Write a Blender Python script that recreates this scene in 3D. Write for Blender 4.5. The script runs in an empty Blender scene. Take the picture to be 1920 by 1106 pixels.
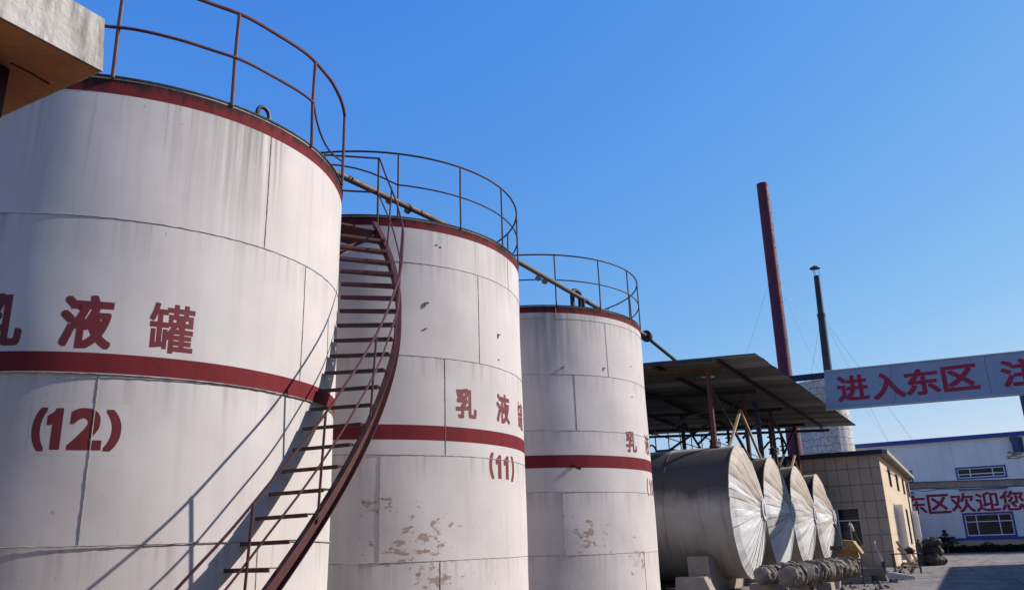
import bpy, bmesh, math, random
from math import sin, cos, pi, radians, atan2, sqrt
from mathutils import Vector, Matrix

random.seed(7)
scene = bpy.context.scene
COL = scene.collection

# ------------------------------------------------------------------ camera, world, sun, exposure
# World frame: +Y runs along the yard's road, +X towards the right-hand side of the yard, Z up.
F_PX, PITCH, ROLL, YAW = 1507.576, 0.302877, -0.032283, radians(28.07)
cam = bpy.data.cameras.new('camera')
cam.sensor_fit = 'HORIZONTAL'; cam.sensor_width = 36.0
cam.lens = F_PX / 1920.0 * 36.0
cam.clip_start = 0.05; cam.clip_end = 3000
camo = bpy.data.objects.new('camera', cam); COL.objects.link(camo)
fw = Vector((-sin(YAW), cos(YAW), 0)); rt = Vector((cos(YAW), sin(YAW), 0)); up = Vector((0, 0, 1))
Fd = fw * cos(PITCH) + up * sin(PITCH); U0 = -fw * sin(PITCH) + up * cos(PITCH)
Xc = rt * cos(ROLL) + U0 * sin(ROLL); Uc = U0 * cos(ROLL) - rt * sin(ROLL)
camo.matrix_world = Matrix(((Xc.x, Uc.x, -Fd.x, 0), (Xc.y, Uc.y, -Fd.y, 0), (Xc.z, Uc.z, -Fd.z, 1.6), (0, 0, 0, 1)))
scene.camera = camo

SUN = Vector((0.683, 0.487, 0.545)).normalized()
world = bpy.data.worlds.new('World'); scene.world = world; world.use_nodes = True
wn = world.node_tree; wn.nodes.clear()
sky = wn.nodes.new('ShaderNodeTexSky'); sky.sky_type = 'NISHITA'; sky.sun_disc = False
sky.sun_elevation = math.asin(SUN.z); sky.sun_rotation = atan2(SUN.x, SUN.y)
sky.altitude = 0; sky.air_density = 1.3; sky.dust_density = 0.3; sky.ozone_density = 3.0
# response of the camera's film to the sky's own colours (deep blue overhead, pale towards the horizon)
sp = wn.nodes.new('ShaderNodeSeparateColor'); cb = wn.nodes.new('ShaderNodeCombineColor')
wn.links.new(sky.outputs[0], sp.inputs[0])
for i, (k_, p_, lin) in enumerate(((0.064, 1.33, 0.5), (0.158, 0.79, 0.158), (0.60, 0.20, 0.4))):
    pw = wn.nodes.new('ShaderNodeMath'); pw.operation = 'POWER'; pw.inputs[1].default_value = p_; wn.links.new(sp.outputs[i], pw.inputs[0])
    mu = wn.nodes.new('ShaderNodeMath'); mu.operation = 'MULTIPLY'; mu.inputs[1].default_value = k_ / 0.15; wn.links.new(pw.outputs[0], mu.inputs[0])
    ml = wn.nodes.new('ShaderNodeMath'); ml.operation = 'MULTIPLY'; ml.inputs[1].default_value = lin / 0.15; wn.links.new(sp.outputs[i], ml.inputs[0])
    mn = wn.nodes.new('ShaderNodeMath'); mn.operation = 'MINIMUM'; wn.links.new(mu.outputs[0], mn.inputs[0]); wn.links.new(ml.outputs[0], mn.inputs[1])
    wn.links.new(mn.outputs[0], cb.inputs[i])
bg = wn.nodes.new('ShaderNodeBackground'); bg.inputs['Strength'].default_value = 0.10
wo = wn.nodes.new('ShaderNodeOutputWorld')
wn.links.new(cb.outputs[0], bg.inputs[0]); wn.links.new(bg.outputs[0], wo.inputs[0])
sl = bpy.data.lights.new('sun', 'SUN'); sl.energy = 5.0; sl.angle = radians(0.53); sl.color = (1.0, 0.94, 0.87)
so = bpy.data.objects.new('sun', sl); COL.objects.link(so)
so.rotation_euler = SUN.to_track_quat('Z', 'Y').to_euler()
scene.view_settings.view_transform = 'Standard'; scene.view_settings.look = 'None'
scene.view_settings.exposure = 0.585; scene.view_settings.gamma = 1.0
scene.cycles.max_bounces = 6

# ------------------------------------------------------------------ node material helpers
class NT:
    def __init__(s, name, rough=0.7, metal=0.0, spec=0.3):
        s.m = bpy.data.materials.new(name); s.m.use_nodes = True
        s.t = s.m.node_tree; s.b = s.t.nodes['Principled BSDF']
        s.b.inputs['Roughness'].default_value = rough; s.b.inputs['Metallic'].default_value = metal
        s.b.inputs['Specular IOR Level'].default_value = spec
        tc = s.t.nodes.new('ShaderNodeTexCoord'); s.co = tc.outputs['Object']
    def n(s, typ, **kw):
        nd = s.t.nodes.new(typ)
        for k, v in kw.items(): setattr(nd, k, v)
        return nd
    def put(s, sock, v):
        if hasattr(v, 'is_linked'): s.t.links.new(v, sock)
        elif isinstance(v, tuple) and len(v) == 3 and sock.type == 'RGBA': sock.default_value = (*v, 1)
        else: sock.default_value = v
    def math(s, op, a, b=0.0, c=0.0, clamp=False):
        nd = s.n('ShaderNodeMath', operation=op, use_clamp=clamp)
        s.put(nd.inputs[0], a); s.put(nd.inputs[1], b); s.put(nd.inputs[2], c)
        return nd.outputs[0]
    def mapv(s, scale=(1, 1, 1), loc=(0, 0, 0), rot=(0, 0, 0), vec=None):
        nd = s.n('ShaderNodeMapping'); s.put(nd.inputs[0], vec or s.co)
        nd.inputs['Scale'].default_value = scale; nd.inputs['Location'].default_value = loc; nd.inputs['Rotation'].default_value = rot
        return nd.outputs[0]
    def noise(s, scale=1.0, detail=4.0, rough=0.55, vec=None, dist=0.0):
        nd = s.n('ShaderNodeTexNoise'); s.put(nd.inputs['Vector'], vec or s.co)
        nd.inputs['Scale'].default_value = scale; nd.inputs['Detail'].default_value = detail
        nd.inputs['Roughness'].default_value = rough; nd.inputs['Distortion'].default_value = dist
        return nd.outputs['Fac']
    def ramp(s, v, lo, hi, a=0.0, b=1.0):
        nd = s.n('ShaderNodeMapRange'); s.put(nd.inputs[0], v)
        for i, x in enumerate((lo, hi, a, b)): nd.inputs[i + 1].default_value = x
        return nd.outputs[0]
    def mix(s, fac, a, b, mode='MIX'):
        nd = s.n('ShaderNodeMix', data_type='RGBA', blend_type=mode)
        s.put(nd.inputs['Factor'], fac); s.put(nd.inputs[6], a); s.put(nd.inputs[7], b)
        return nd.outputs[2]
    def sep(s, vec=None):
        nd = s.n('ShaderNodeSeparateXYZ'); s.put(nd.inputs[0], vec or s.co); return nd.outputs
    def comb(s, x, y, z=0.0):
        nd = s.n('ShaderNodeCombineXYZ')
        for i, v in enumerate((x, y, z)): s.put(nd.inputs[i], v)
        return nd.outputs[0]
    def color(s, c): s.put(s.b.inputs['Base Color'], c); return s
    def rough(s, v): s.put(s.b.inputs['Roughness'], v); return s
    def bump(s, h, strength=0.3, dist=0.02):
        nd = s.n('ShaderNodeBump'); nd.inputs['Strength'].default_value = strength; nd.inputs['Distance'].default_value = dist
        s.put(nd.inputs['Height'], h); s.t.links.new(nd.outputs[0], s.b.inputs['Normal']); return s

def simple(name, col, rough=0.7, metal=0.0, var=0.25, scale=3.0, col2=None, spec=0.3, bumps=0.15):
    """plain painted or raw surface with wear: two noise scales between col and col2"""
    k = NT(name, rough, metal, spec)
    c2 = col2 or tuple(x * (1 - var) for x in col)
    f1 = k.ramp(k.noise(scale, 5), 0.35, 0.7)
    f2 = k.ramp(k.noise(scale * 9, 3), 0.4, 0.75, 0, 0.6)
    f = k.math('ADD', k.math('MULTIPLY', f1, 0.65), f2, clamp=True)
    k.color(k.mix(f, col, c2)); k.rough(k.ramp(k.noise(scale * 4, 3), 0.3, 0.7, max(rough - 0.12, 0.05), min(rough + 0.12, 1)))
    if bumps: k.bump(k.noise(scale * 14, 4), bumps, 0.01)
    return k.m

def tank_paint(name, rings, top, patches, seed, drips=()):
    """white tank paint: chalky vertical runs, drips under the rim and the weld rings, flaked brown patches, rust specks"""
    k = NT(name, 0.7, 0, 0.18)
    x, y, z = k.sep()
    off = (seed * 3.1, seed * 1.7, seed * 0.9)
    base = k.mix(k.ramp(k.noise(0.9, 5, vec=k.mapv(loc=off)), 0.3, 0.7), (0.45, 0.41, 0.395), (0.385, 0.35, 0.335))
    run = k.noise(1.0, 5, 0.6, vec=k.mapv((5.5, 5.5, 0.18), off))
    base = k.mix(k.ramp(run, 0.52, 0.74, 0, 0.26), base, (0.30, 0.275, 0.265))
    run2 = k.ramp(k.noise(1.0, 3, 0.6, vec=k.mapv((16, 16, 0.35), off)), 0.5, 0.74)
    gate = k.ramp(k.noise(1.0, 3, vec=k.mapv((1.3, 1.3, 0.05), off)), 0.42, 0.62)
    fall = k.ramp(z, top - 2.3, top - 0.2)
    base = k.mix(k.math('MULTIPLY', k.math('MULTIPLY', run2, fall), k.math('MULTIPLY', gate, 0.5), clamp=True), base, (0.12, 0.11, 0.10))
    for (dx, dy, wd, ln, am) in drips:     # dirty runs washed down from the rim at one place
        d = k.n('ShaderNodeVectorMath', operation='DISTANCE'); k.put(d.inputs[0], k.comb(x, y, 0.0)); d.inputs[1].default_value = (dx, dy, 0)
        f = k.math('MULTIPLY', k.ramp(d.outputs['Value'], wd, wd * .3), k.ramp(z, top - ln, top - .3))
        sn = k.ramp(k.noise(1.0, 4, 0.6, vec=k.mapv((11, 11, 0.3), off)), 0.36, 0.68)
        base = k.mix(k.math('MULTIPLY', k.math('MULTIPLY', f, sn), am, clamp=True), base, (0.10, 0.095, 0.085))
    for zr in rings:
        f = k.math('MULTIPLY', k.ramp(z, zr - 0.55, zr), k.math('LESS_THAN', z, zr))
        f = k.math('MULTIPLY', f, k.math('MULTIPLY', k.ramp(k.noise(1, 3, vec=k.mapv((9, 9, 0.3), off)), 0.48, 0.7), 0.5))
        base = k.mix(f, base, (0.18, 0.165, 0.155))
    # flaked brown primer low on the shell
    for (px, py, pz, r) in patches:
        d = k.n('ShaderNodeVectorMath', operation='DISTANCE'); k.put(d.inputs[0], k.mapv((1, 1, 1.25), (0, 0, 0))); d.inputs[1].default_value = (px, py, pz * 1.25)
        near = k.ramp(d.outputs['Value'], r, r * 0.15)
        nz = k.noise(1.0, 5, 0.62, vec=k.mapv((4.2, 4.2, 7.5), off, (0.0, 0.5, 0.3)))
        f = k.ramp(k.math('ADD', nz, k.math('MULTIPLY', near, 0.16)), 0.668, 0.71, 0, 0.8)
        f = k.math('MULTIPLY', f, k.math('GREATER_THAN', near, 0.02))
        base = k.mix(f, base, k.mix(k.noise(14, 3), (0.19, 0.115, 0.075), (0.24, 0.175, 0.13)))
    # small rust runs
    low = k.ramp(z, 2.6, 0.6)
    rs = k.noise(1, 3, 0.6, vec=k.mapv((24, 24, 6.5), off))
    base = k.mix(k.math('MULTIPLY', k.ramp(k.math('ADD', rs, k.math('MULTIPLY', low, 0.08)), 0.72, 0.79), 0.75), base, (0.24, 0.12, 0.06))
    sp = k.noise(22, 2, vec=k.mapv(loc=off))
    base = k.mix(k.ramp(sp, 0.76, 0.8, 0, 0.7), base, (0.12, 0.085, 0.07))
    k.color(base)
    k.bump(k.math('ADD', k.math('MULTIPLY', k.noise(0.8, 2), 1.6), k.math('MULTIPLY', k.noise(60, 3), 0.06)), 0.3, 0.03)
    return k.m

def red_paint(name, topz=None):
    k = NT(name, 0.8, 0, 0.06)
    x, y, z = k.sep()
    c = k.mix(k.ramp(k.noise(1, 4, vec=k.mapv((4, 4, 1.2))), 0.3, 0.75), (0.135, 0.018, 0.022), (0.10, 0.015, 0.018))
    c = k.mix(k.ramp(k.noise(26, 3), 0.66, 0.74, 0, 0.5), c, (0.2, 0.06, 0.055))
    if topz:
        f = k.ramp(z, topz - 0.22, topz)
        f = k.math('ADD', k.math('MULTIPLY', f, 0.42), k.noise(1, 5, 0.65, vec=k.mapv((7, 7, 1.6))))
        c = k.mix(k.ramp(f, 0.62, 0.82, 0, 0.94), c, (0.022, 0.016, 0.015))
    k.color(c); k.bump(k.noise(40, 3), 0.15, 0.01)
    return k.m

M = {}
M['rust_red'] = simple('oxide red steel', (0.068, 0.015, 0.016), 0.6, 0, 0.4, 2.2, (0.04, 0.012, 0.012))
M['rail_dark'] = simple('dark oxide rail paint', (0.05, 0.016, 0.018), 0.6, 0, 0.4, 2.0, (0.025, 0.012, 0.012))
M['rail_pale'] = simple('worn oxide rail paint', (0.10, 0.032, 0.042), 0.6, 0, 0.4, 2.0, (0.05, 0.018, 0.024))  # lighter tone of the rail paint, for the nearest tank
M['weld'] = simple('painted weld bead', (0.30, 0.275, 0.262), 0.75, 0, 0.5, 6, (0.13, 0.118, 0.108))
M['seam_dark'] = simple('dirty plate joint', (0.22, 0.20, 0.19), 0.8, 0, 0.6, 5, (0.09, 0.08, 0.073))
M['tank_roof'] = simple('tank roof paint', (0.10, 0.03, 0.03), 0.8)
M['rim_dark'] = simple('sooty rim', (0.02, 0.016, 0.015), 0.85)
M['letter'] = simple('red lettering paint', (0.13, 0.014, 0.019), 0.6, 0, 0.25, 6, (0.095, 0.011, 0.015), bumps=0.05)
M['pipe_grey'] = simple('weathered pipe', (0.085, 0.066, 0.056), 0.6, 0.0, 0.4, 2.5, (0.04, 0.03, 0.026))
M['black_steel'] = simple('black steel', (0.025, 0.026, 0.03), 0.55, 0.2)
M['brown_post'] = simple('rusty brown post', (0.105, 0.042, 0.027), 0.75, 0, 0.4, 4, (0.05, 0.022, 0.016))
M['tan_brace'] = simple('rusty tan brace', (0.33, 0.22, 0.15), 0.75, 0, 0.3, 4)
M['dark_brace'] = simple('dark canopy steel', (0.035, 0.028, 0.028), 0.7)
M['concrete'] = simple('old concrete', (0.27, 0.235, 0.195), 0.9, 0, 0.35, 2.0, (0.18, 0.155, 0.13), bumps=0.4)
M['glass'] = simple('dark window glass', (0.012, 0.014, 0.018), 0.2, 0, 0.3, 0.8, spec=0.28, bumps=0)
M['white_frame'] = simple('white window frame', (0.68, 0.69, 0.70), 0.5, 0, 0.1)
M['blue_trim'] = simple('blue trim', (0.025, 0.06, 0.27), 0.5, 0, 0.2)
M['dark_void'] = simple('dark interior', (0.012, 0.011, 0.011), 0.95)

def mat_head():
    k = NT('dusty sheet metal', 0.62, 0.0, 0.3)
    att = k.n('ShaderNodeAttribute', attribute_name='seg', attribute_type='GEOMETRY')
    n = k.ramp(k.noise(2.2, 5), 0.3, 0.75)
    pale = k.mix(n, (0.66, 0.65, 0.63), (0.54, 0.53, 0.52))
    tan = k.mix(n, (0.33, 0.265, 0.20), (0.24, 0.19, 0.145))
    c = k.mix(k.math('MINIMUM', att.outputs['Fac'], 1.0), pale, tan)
    c = k.mix(k.math('GREATER_THAN', att.outputs['Fac'], 1.5), c, (0.13, 0.105, 0.085))   # dark strip along some of the laps
    c = k.mix(k.ramp(k.noise(1, 4, vec=k.mapv((2, 9, 9))), 0.6, 0.8, 0, 0.4), c, (0.19, 0.155, 0.13))
    k.color(c); k.bump(k.noise(7, 4), 0.25, 0.02); return k.m
M['head'] = mat_head()
def mat_barrel():
    k = NT('grey lagging sheet', 0.6, 0.0, 0.3)
    c = k.mix(k.ramp(k.noise(1.2, 5), 0.3, 0.7), (0.34, 0.315, 0.29), (0.26, 0.24, 0.22))
    c = k.mix(k.ramp(k.noise(1, 4, vec=k.mapv((7, 0.7, 0.7))), 0.55, 0.75, 0, 0.7), c, (0.11, 0.09, 0.078))
    # canopy shade painted over the upper flank, with ragged sooty smudges, clear of the crown
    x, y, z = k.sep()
    shade_ = k.math('ADD', k.math('MULTIPLY', k.ramp(z, 2.35, 3.5), k.ramp(z, 4.72, 4.5)), k.math('MULTIPLY', k.math('SUBTRACT', k.noise(1, 5, 0.65, vec=k.mapv((1.2, .5, 1.2))), 0.5), 0.9))
    c = k.mix(k.ramp(shade_, 0.2, 0.8, 0, 0.93), c, (0.03, 0.026, 0.024))
    k.color(c); k.bump(k.math('ADD', k.noise(1.6, 3), k.math('MULTIPLY', k.noise(30, 3), 0.1)), 0.3, 0.04); return k.m
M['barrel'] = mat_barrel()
def mat_ground():
    k = NT('dusty yard concrete', 0.92, 0, 0.2)
    c = k.mix(k.ramp(k.noise(0.35, 6), 0.35, 0.65), (0.19, 0.16, 0.14), (0.13, 0.11, 0.098))
    c = k.mix(k.ramp(k.noise(1, 5, 0.65, vec=k.mapv((1.2, 0.25, 1))), 0.52, 0.66), c, (0.08, 0.07, 0.06))
    c = k.mix(k.ramp(k.noise(4.5, 4), 0.58, 0.72, 0, 0.6), c, (0.24, 0.205, 0.18))
    c = k.mix(k.ramp(k.noise(0.9, 3, vec=k.mapv(loc=(5, 3, 0)), dist=1.5), 0.63, 0.7, 0, 0.75), c, (0.05, 0.043, 0.04))
    k.color(c); k.bump(k.noise(9, 6), 0.7, 0.05); return k.m
M['ground'] = mat_ground()
def mat_road():
    k = NT('worn concrete road', 0.9, 0, 0.2)
    c = k.mix(k.ramp(k.noise(0.5, 6), 0.35, 0.65), (0.19, 0.168, 0.158), (0.14, 0.124, 0.116))
    c = k.mix(k.ramp(k.noise(1, 5, 0.6, vec=k.mapv((2.2, 0.16, 1))), 0.5, 0.68, 0, 0.8), c, (0.095, 0.083, 0.078))
    x, y, z = k.sep()
    wob = k.math('MULTIPLY', k.math('SUBTRACT', k.noise(0.07, 2), 0.5), 2.5)
    for xc in (-0.9, 0.75, 2.2, 3.7):     # tyre tracks
        tr = k.ramp(k.math('ABSOLUTE', k.math('SUBTRACT', k.math('ADD', x, wob), xc)), 0.28, 0.1, 0, 0.55)
        c = k.mix(k.math('MULTIPLY', tr, k.ramp(k.noise(1, 4, vec=k.mapv((3, .3, 1))), 0.35, 0.6)), c, (0.075, 0.066, 0.062))
    c = k.mix(k.ramp(k.noise(0.55, 4, dist=1.2), 0.62, 0.70, 0, 0.8), c, (0.06, 0.054, 0.052))
    vk = k.n('ShaderNodeTexVoronoi', feature='DISTANCE_TO_EDGE'); k.put(vk.inputs['Vector'], k.mapv((1, .7, 1))); vk.inputs['Scale'].default_value = .33
    c = k.mix(k.ramp(vk.outputs['Distance'], 0.012, 0.004, 0, 0.9), c, (0.04, 0.036, 0.034))
    j = k.math('LESS_THAN', k.math('ABSOLUTE', k.math('SUBTRACT', k.math('MODULO', k.math('ADD', y, 100.0), 5.0), 2.5)), 0.02)
    c = k.mix(j, c, (0.07, 0.06, 0.055))
    k.color(c); k.bump(k.noise(12, 5), 0.4, 0.02); return k.m
M['road'] = mat_road()
def mat_tile(name, ca, cb_, cd, cl, spec):
    k = NT(name, 0.6, 0, spec)
    x, y, z = k.sep()
    u = k.math('ADD', k.math('ADD', x, y), 200.0)
    TW, TH = 0.57, 0.86
    fu = k.math('MODULO', u, TW); fz = k.math('MODULO', k.math('ADD', z, 0.12), TH)
    line = k.math('MAXIMUM', k.math('LESS_THAN', fu, 0.022), k.math('LESS_THAN', fz, 0.026))
    cell = k.comb(k.math('FLOOR', k.math('DIVIDE', u, TW)), k.math('FLOOR', k.math('DIVIDE', k.math('ADD', z, 0.12), TH)))
    wn_ = k.n('ShaderNodeTexWhiteNoise'); k.put(wn_.inputs['Vector'], cell)
    c = k.mix(wn_.outputs['Value'], ca, cb_)
    c = k.mix(k.ramp(k.noise(1.3, 5), 0.45, 0.75, 0, 0.6), c, cd)
    c = k.mix(line, c, cl)
    k.color(c); k.bump(k.math('SUBTRACT', 1.0, line), 0.4, 0.02); return k.m
M['tile'] = mat_tile('beige wall tile', (0.47, 0.36, 0.275), (0.41, 0.315, 0.24), (0.33, 0.25, 0.19), (0.05, 0.04, 0.035), 0.3)
M['sunlit_tile'] = mat_tile('sunlit cream tile', (0.50, 0.40, 0.28), (0.47, 0.375, 0.265), (0.36, 0.28, 0.19), (0.33, 0.26, 0.19), 0.2)  # brighter copy of the tile, sunlight on the side wall painted in
def mat_panel():
    k = NT('white wall panel', 0.5, 0, 0.35)
    x, y, z = k.sep()
    g = k.math('LESS_THAN', k.math('MODULO', k.math('ADD', x, 100.0), 0.95), 0.02)
    c = k.mix(k.ramp(k.noise(0.5, 5), 0.3, 0.7), (0.63, 0.64, 0.65), (0.54, 0.55, 0.56))
    c = k.mix(k.ramp(k.noise(1, 4, vec=k.mapv((2.5, 2.5, 0.15))), 0.55, 0.75, 0, 0.5), c, (0.42, 0.42, 0.42))
    c = k.mix(k.math('MULTIPLY', g, 0.5), c, (0.3, 0.3, 0.32))
    k.color(c); return k.m
M['panel'] = mat_panel()
def mat_stone():
    k = NT('rubble stone', 0.85, 0, 0.3)
    x, y, z = k.sep()
    a = k.math('MULTIPLY', k.math('ARCTAN2', y, x), 2.15)
    row = k.math('MODULO', k.math('FLOOR', k.math('MULTIPLY', z, 1.6)), 2.0)
    v = k.comb(k.math('ADD', a, k.math('MULTIPLY', row, 0.3)), z)
    vo = k.n('ShaderNodeTexVoronoi', feature='DISTANCE_TO_EDGE'); k.put(vo.inputs['Vector'], v); vo.inputs['Scale'].default_value = 1.6; vo.inputs['Randomness'].default_value = 0.36
    vc = k.n('ShaderNodeTexVoronoi', feature='F1'); k.put(vc.inputs['Vector'], v); vc.inputs['Scale'].default_value = 1.6; vc.inputs['Randomness'].default_value = 0.36
    s3 = k.n('ShaderNodeSeparateColor'); k.put(s3.inputs[0], vc.outputs['Color'])
    st = k.mix(s3.outputs[0], (0.46, 0.44, 0.43), (0.36, 0.355, 0.36))
    st = k.mix(k.math('GREATER_THAN', s3.outputs[1], 0.84), st, (0.40, 0.34, 0.25))
    st = k.mix(k.ramp(k.noise(6, 4), 0.4, 0.7, 0, 0.5), st, (0.36, 0.35, 0.34))
    mo = k.ramp(vo.outputs['Distance'], 0.025, 0.055)
    k.color(k.mix(mo, (0.16, 0.165, 0.20), st)); k.bump(mo, 0.6, 0.05); return k.m
M['stone'] = mat_stone()
def mat_roofsheet():
    k = NT('rib-shaded corrugated sheet', 0.65, 0.3, 0.3)
    x, y, z = k.sep()
    c = k.mix(k.ramp(k.noise(0.8, 5), 0.3, 0.7), (0.36, 0.35, 0.34), (0.24, 0.235, 0.23))
    ph = k.math('FRACT', k.math('DIVIDE', k.math('ADD', k.math('ADD', y, 20.43), k.math('MULTIPLY', k.math('SUBTRACT', x, 2.6), 0.0398)), 0.2167))
    c = k.mix(k.math('MULTIPLY', k.math('GREATER_THAN', ph, 0.34), 0.8), c, (0.035, 0.035, 0.037))   # shading of the ribs painted in as dark stripes
    w = k.n('ShaderNodeTexWhiteNoise', noise_dimensions='1D'); k.put(w.inputs['W'], k.math('FLOOR', k.math('DIVIDE', y, 0.95)))
    c = k.mix(k.math('MULTIPLY', w.outputs['Value'], 0.75), c, (0.035, 0.035, 0.038))
    k.color(c); return k.m
M['roofsheet'] = mat_roofsheet()
M['canopy_white'] = simple('sign sheet', (0.24, 0.29, 0.38), 0.5, 0, 0.15, 0.8, (0.19, 0.24, 0.33))
def mat_eave():
    k = NT('weathered eave concrete', 0.9, 0, 0.2)
    c = k.mix(k.ramp(k.noise(3, 5), 0.3, 0.7), (0.40, 0.375, 0.35), (0.30, 0.28, 0.26))
    s_ = k.ramp(k.noise(1, 5, 0.65, vec=k.mapv((13, 13, 1.6))), 0.42, 0.66, 0, 0.9)
    c = k.mix(s_, c, (0.12, 0.105, 0.095))
    k.color(c); k.bump(k.noise(25, 5), 0.5, 0.02); return k.m
M['eave'] = mat_eave()
M['ochre'] = simple('ochre render', (0.34, 0.135, 0.055), 0.85, 0, 0.35, 3, (0.25, 0.095, 0.04), bumps=0.3)
M['cream'] = simple('cream render', (0.42, 0.34, 0.25), 0.85, 0, 0.2, 2)
M['chimney_red'] = simple('dull red chimney paint', (0.10, 0.017, 0.042), 0.65, 0, 0.3, 0.5, (0.066, 0.013, 0.031))
M['chimney_black'] = simple('blackened flue', (0.03, 0.037, 0.055), 0.5, 0.2, 0.4, 0.8)
M['wire'] = simple('guy wire', (0.22, 0.24, 0.28), 0.6, 0.3, bumps=0)
M['rope'] = simple('ragged lagging cloth', (0.255, 0.21, 0.165), 0.95, 0, 0.5, 5, (0.10, 0.083, 0.068), bumps=0.6)
M['rope_dark'] = simple('tarred lagging', (0.035, 0.033, 0.036), 0.9, 0, 0.4, 5, bumps=0.5)
M['leaf'] = simple('dark hedge leaf', (0.02, 0.03, 0.013), 0.9, 0, 0.5, 1.5, (0.012, 0.018, 0.01), spec=0.05, bumps=0)
M['needle'] = simple('pine needle', (0.02, 0.032, 0.02), 0.9, 0, 0.4, 1.5, (0.012, 0.02, 0.014), spec=0.05, bumps=0)
M['bark'] = simple('bark', (0.09, 0.06, 0.045), 0.9)
M['yellow'] = simple('yellow machine paint', (0.30, 0.185, 0.06), 0.65, 0, 0.35, 3, (0.17, 0.11, 0.045))
M['scrap'] = simple('dark scrap', (0.085, 0.075, 0.068), 0.85, 0, 0.5, 3, (0.035, 0.03, 0.028), bumps=0.5)
M['steel_pale'] = simple('pale grey steel', (0.50, 0.48, 0.47), 0.5, 0.2, 0.3, 5)
M['wood'] = simple('weathered timber', (0.30, 0.22, 0.15), 0.85, 0, 0.4, 5)
M['duct'] = simple('dusty grey duct', (0.25, 0.225, 0.20), 0.8, 0, 0.4, 1.0, (0.13, 0.115, 0.10))
M['brick'] = simple('exposed brick', (0.25, 0.10, 0.08), 0.9)

# ------------------------------------------------------------------ mesh helpers
ORIG = {}
class MB:
    def __init__(s): s.v = []; s.f = []; s.mi = []; s.cur = 0
    def add(s, vs, fs):
        o = len(s.v); s.v += [Vector(v) for v in vs]
        for f in fs: s.f.append([o + i for i in f]); s.mi.append(s.cur)
        return s
    def box(s, c, d, rz=0.0, ry=0.0, rx=0.0):
        m = Matrix.Translation(c) @ Matrix.Rotation(rz, 4, 'Z') @ Matrix.Rotation(ry, 4, 'Y') @ Matrix.Rotation(rx, 4, 'X')
        vs = [m @ Vector((x * d[0] / 2, y * d[1] / 2, z * d[2] / 2)) for x in (-1, 1) for y in (-1, 1) for z in (-1, 1)]
        return s.add(vs, [(0, 1, 3, 2), (4, 6, 7, 5), (0, 4, 5, 1), (2, 3, 7, 6), (0, 2, 6, 4), (1, 5, 7, 3)])
    def hexa(s, lo, hi):
        """8 corners: lo = 4 bottom points, hi = 4 top points (same winding)"""
        return s.add(list(lo) + list(hi), [(3, 2, 1, 0), (4, 5, 6, 7), (0, 1, 5, 4), (1, 2, 6, 5), (2, 3, 7, 6), (3, 0, 4, 7)])
    def tube(s, pts, r, seg=8, closed=False, cap=True):
        pts = [Vector(p) for p in pts]; n = len(pts); rings = []
        rr = r if isinstance(r, (list, tuple)) else [r] * n
        prev = None
        for i, p in enumerate(pts):
            if closed: t = (pts[(i + 1) % n] - pts[i - 1])
            else: t = (pts[min(i + 1, n - 1)] - pts[max(i - 1, 0)])
            t.normalize()
            if prev is None:
                a = Vector((0, 0, 1)) if abs(t.z) < 0.9 else Vector((1, 0, 0))
                u = t.cross(a).normalized()
            else:
                u = (prev - t * prev.dot(t)).normalized()
            prev = u; w = t.cross(u)
            rings.append([p + (u * cos(2 * pi * k / seg) + w * sin(2 * pi * k / seg)) * rr[i] for k in range(seg)])
        vs = [v for rg in rings for v in rg]; fs = []
        for i in range(n if closed else n - 1):
            j = (i + 1) % n
            for k in range(seg):
                k2 = (k + 1) % seg
                fs.append((i * seg + k, i * seg + k2, j * seg + k2, j * seg + k))
        if cap and not closed:
            fs.append(tuple(range(seg - 1, -1, -1))); fs.append(tuple((n - 1) * seg + k for k in range(seg)))
        return s.add(vs, fs)
    def beam(s, a, b, w, h, upv=(0, 0, 1)):
        a = Vector(a); b = Vector(b); t = (b - a).normalized(); upv = Vector(upv)
        if abs(t.dot(upv)) > 0.95: upv = Vector((1, 0, 0))
        u = t.cross(upv).normalized() * w / 2; v = u.cross(t).normalized() * h / 2
        lo = [a - u - v, a + u - v, b + u - v, b - u - v]; hi = [a - u + v, a + u + v, b + u + v, b - u + v]
        return s.hexa(lo, hi)
    def lathe(s, prof, seg=48, c=(0, 0, 0), a0=0.0, a1=2 * pi):
        full = abs(a1 - a0 - 2 * pi) < 1e-6; m = seg if full else seg + 1
        vs = []; fs = []
        for (r, z) in prof:
            for k in range(m):
                a = a0 + (a1 - a0) * k / seg
                vs.append((c[0] + r * cos(a), c[1] + r * sin(a), c[2] + z))
        for i in range(len(prof) - 1):
            for k in range(seg):
                k2 = (k + 1) % m
                fs.append((i * m + k, i * m + k2, (i + 1) * m + k2, (i + 1) * m + k))
        return s.add(vs, fs)
    def build(s, name, mat, parent=None, smooth=False, origin=None):
        me = bpy.data.meshes.new(name)
        o = Vector(origin) if origin else ORIG.get(parent.name) if parent is not None else None
        off = Vector(o) if o is not None else Vector((0, 0, 0))
        me.from_pydata([tuple(v - off) for v in s.v], [], s.f)
        mats = mat if isinstance(mat, list) else [mat]
        for m_ in mats: me.materials.append(m_)
        if len(mats) > 1: me.polygons.foreach_set('material_index', s.mi)
        bm = bmesh.new(); bm.from_mesh(me); bmesh.ops.recalc_face_normals(bm, faces=bm.faces); bm.to_mesh(me); bm.free()
        if smooth:
            me.polygons.foreach_set('use_smooth', [True] * len(me.polygons))
            me.set_sharp_from_angle(angle=radians(35))
        me.update()
        ob = bpy.data.objects.new(name, me); COL.objects.link(ob)
        if parent is not None:
            ob.parent = parent; ORIG[ob.name] = off
        elif origin: ob.location = off
        return ob

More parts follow.
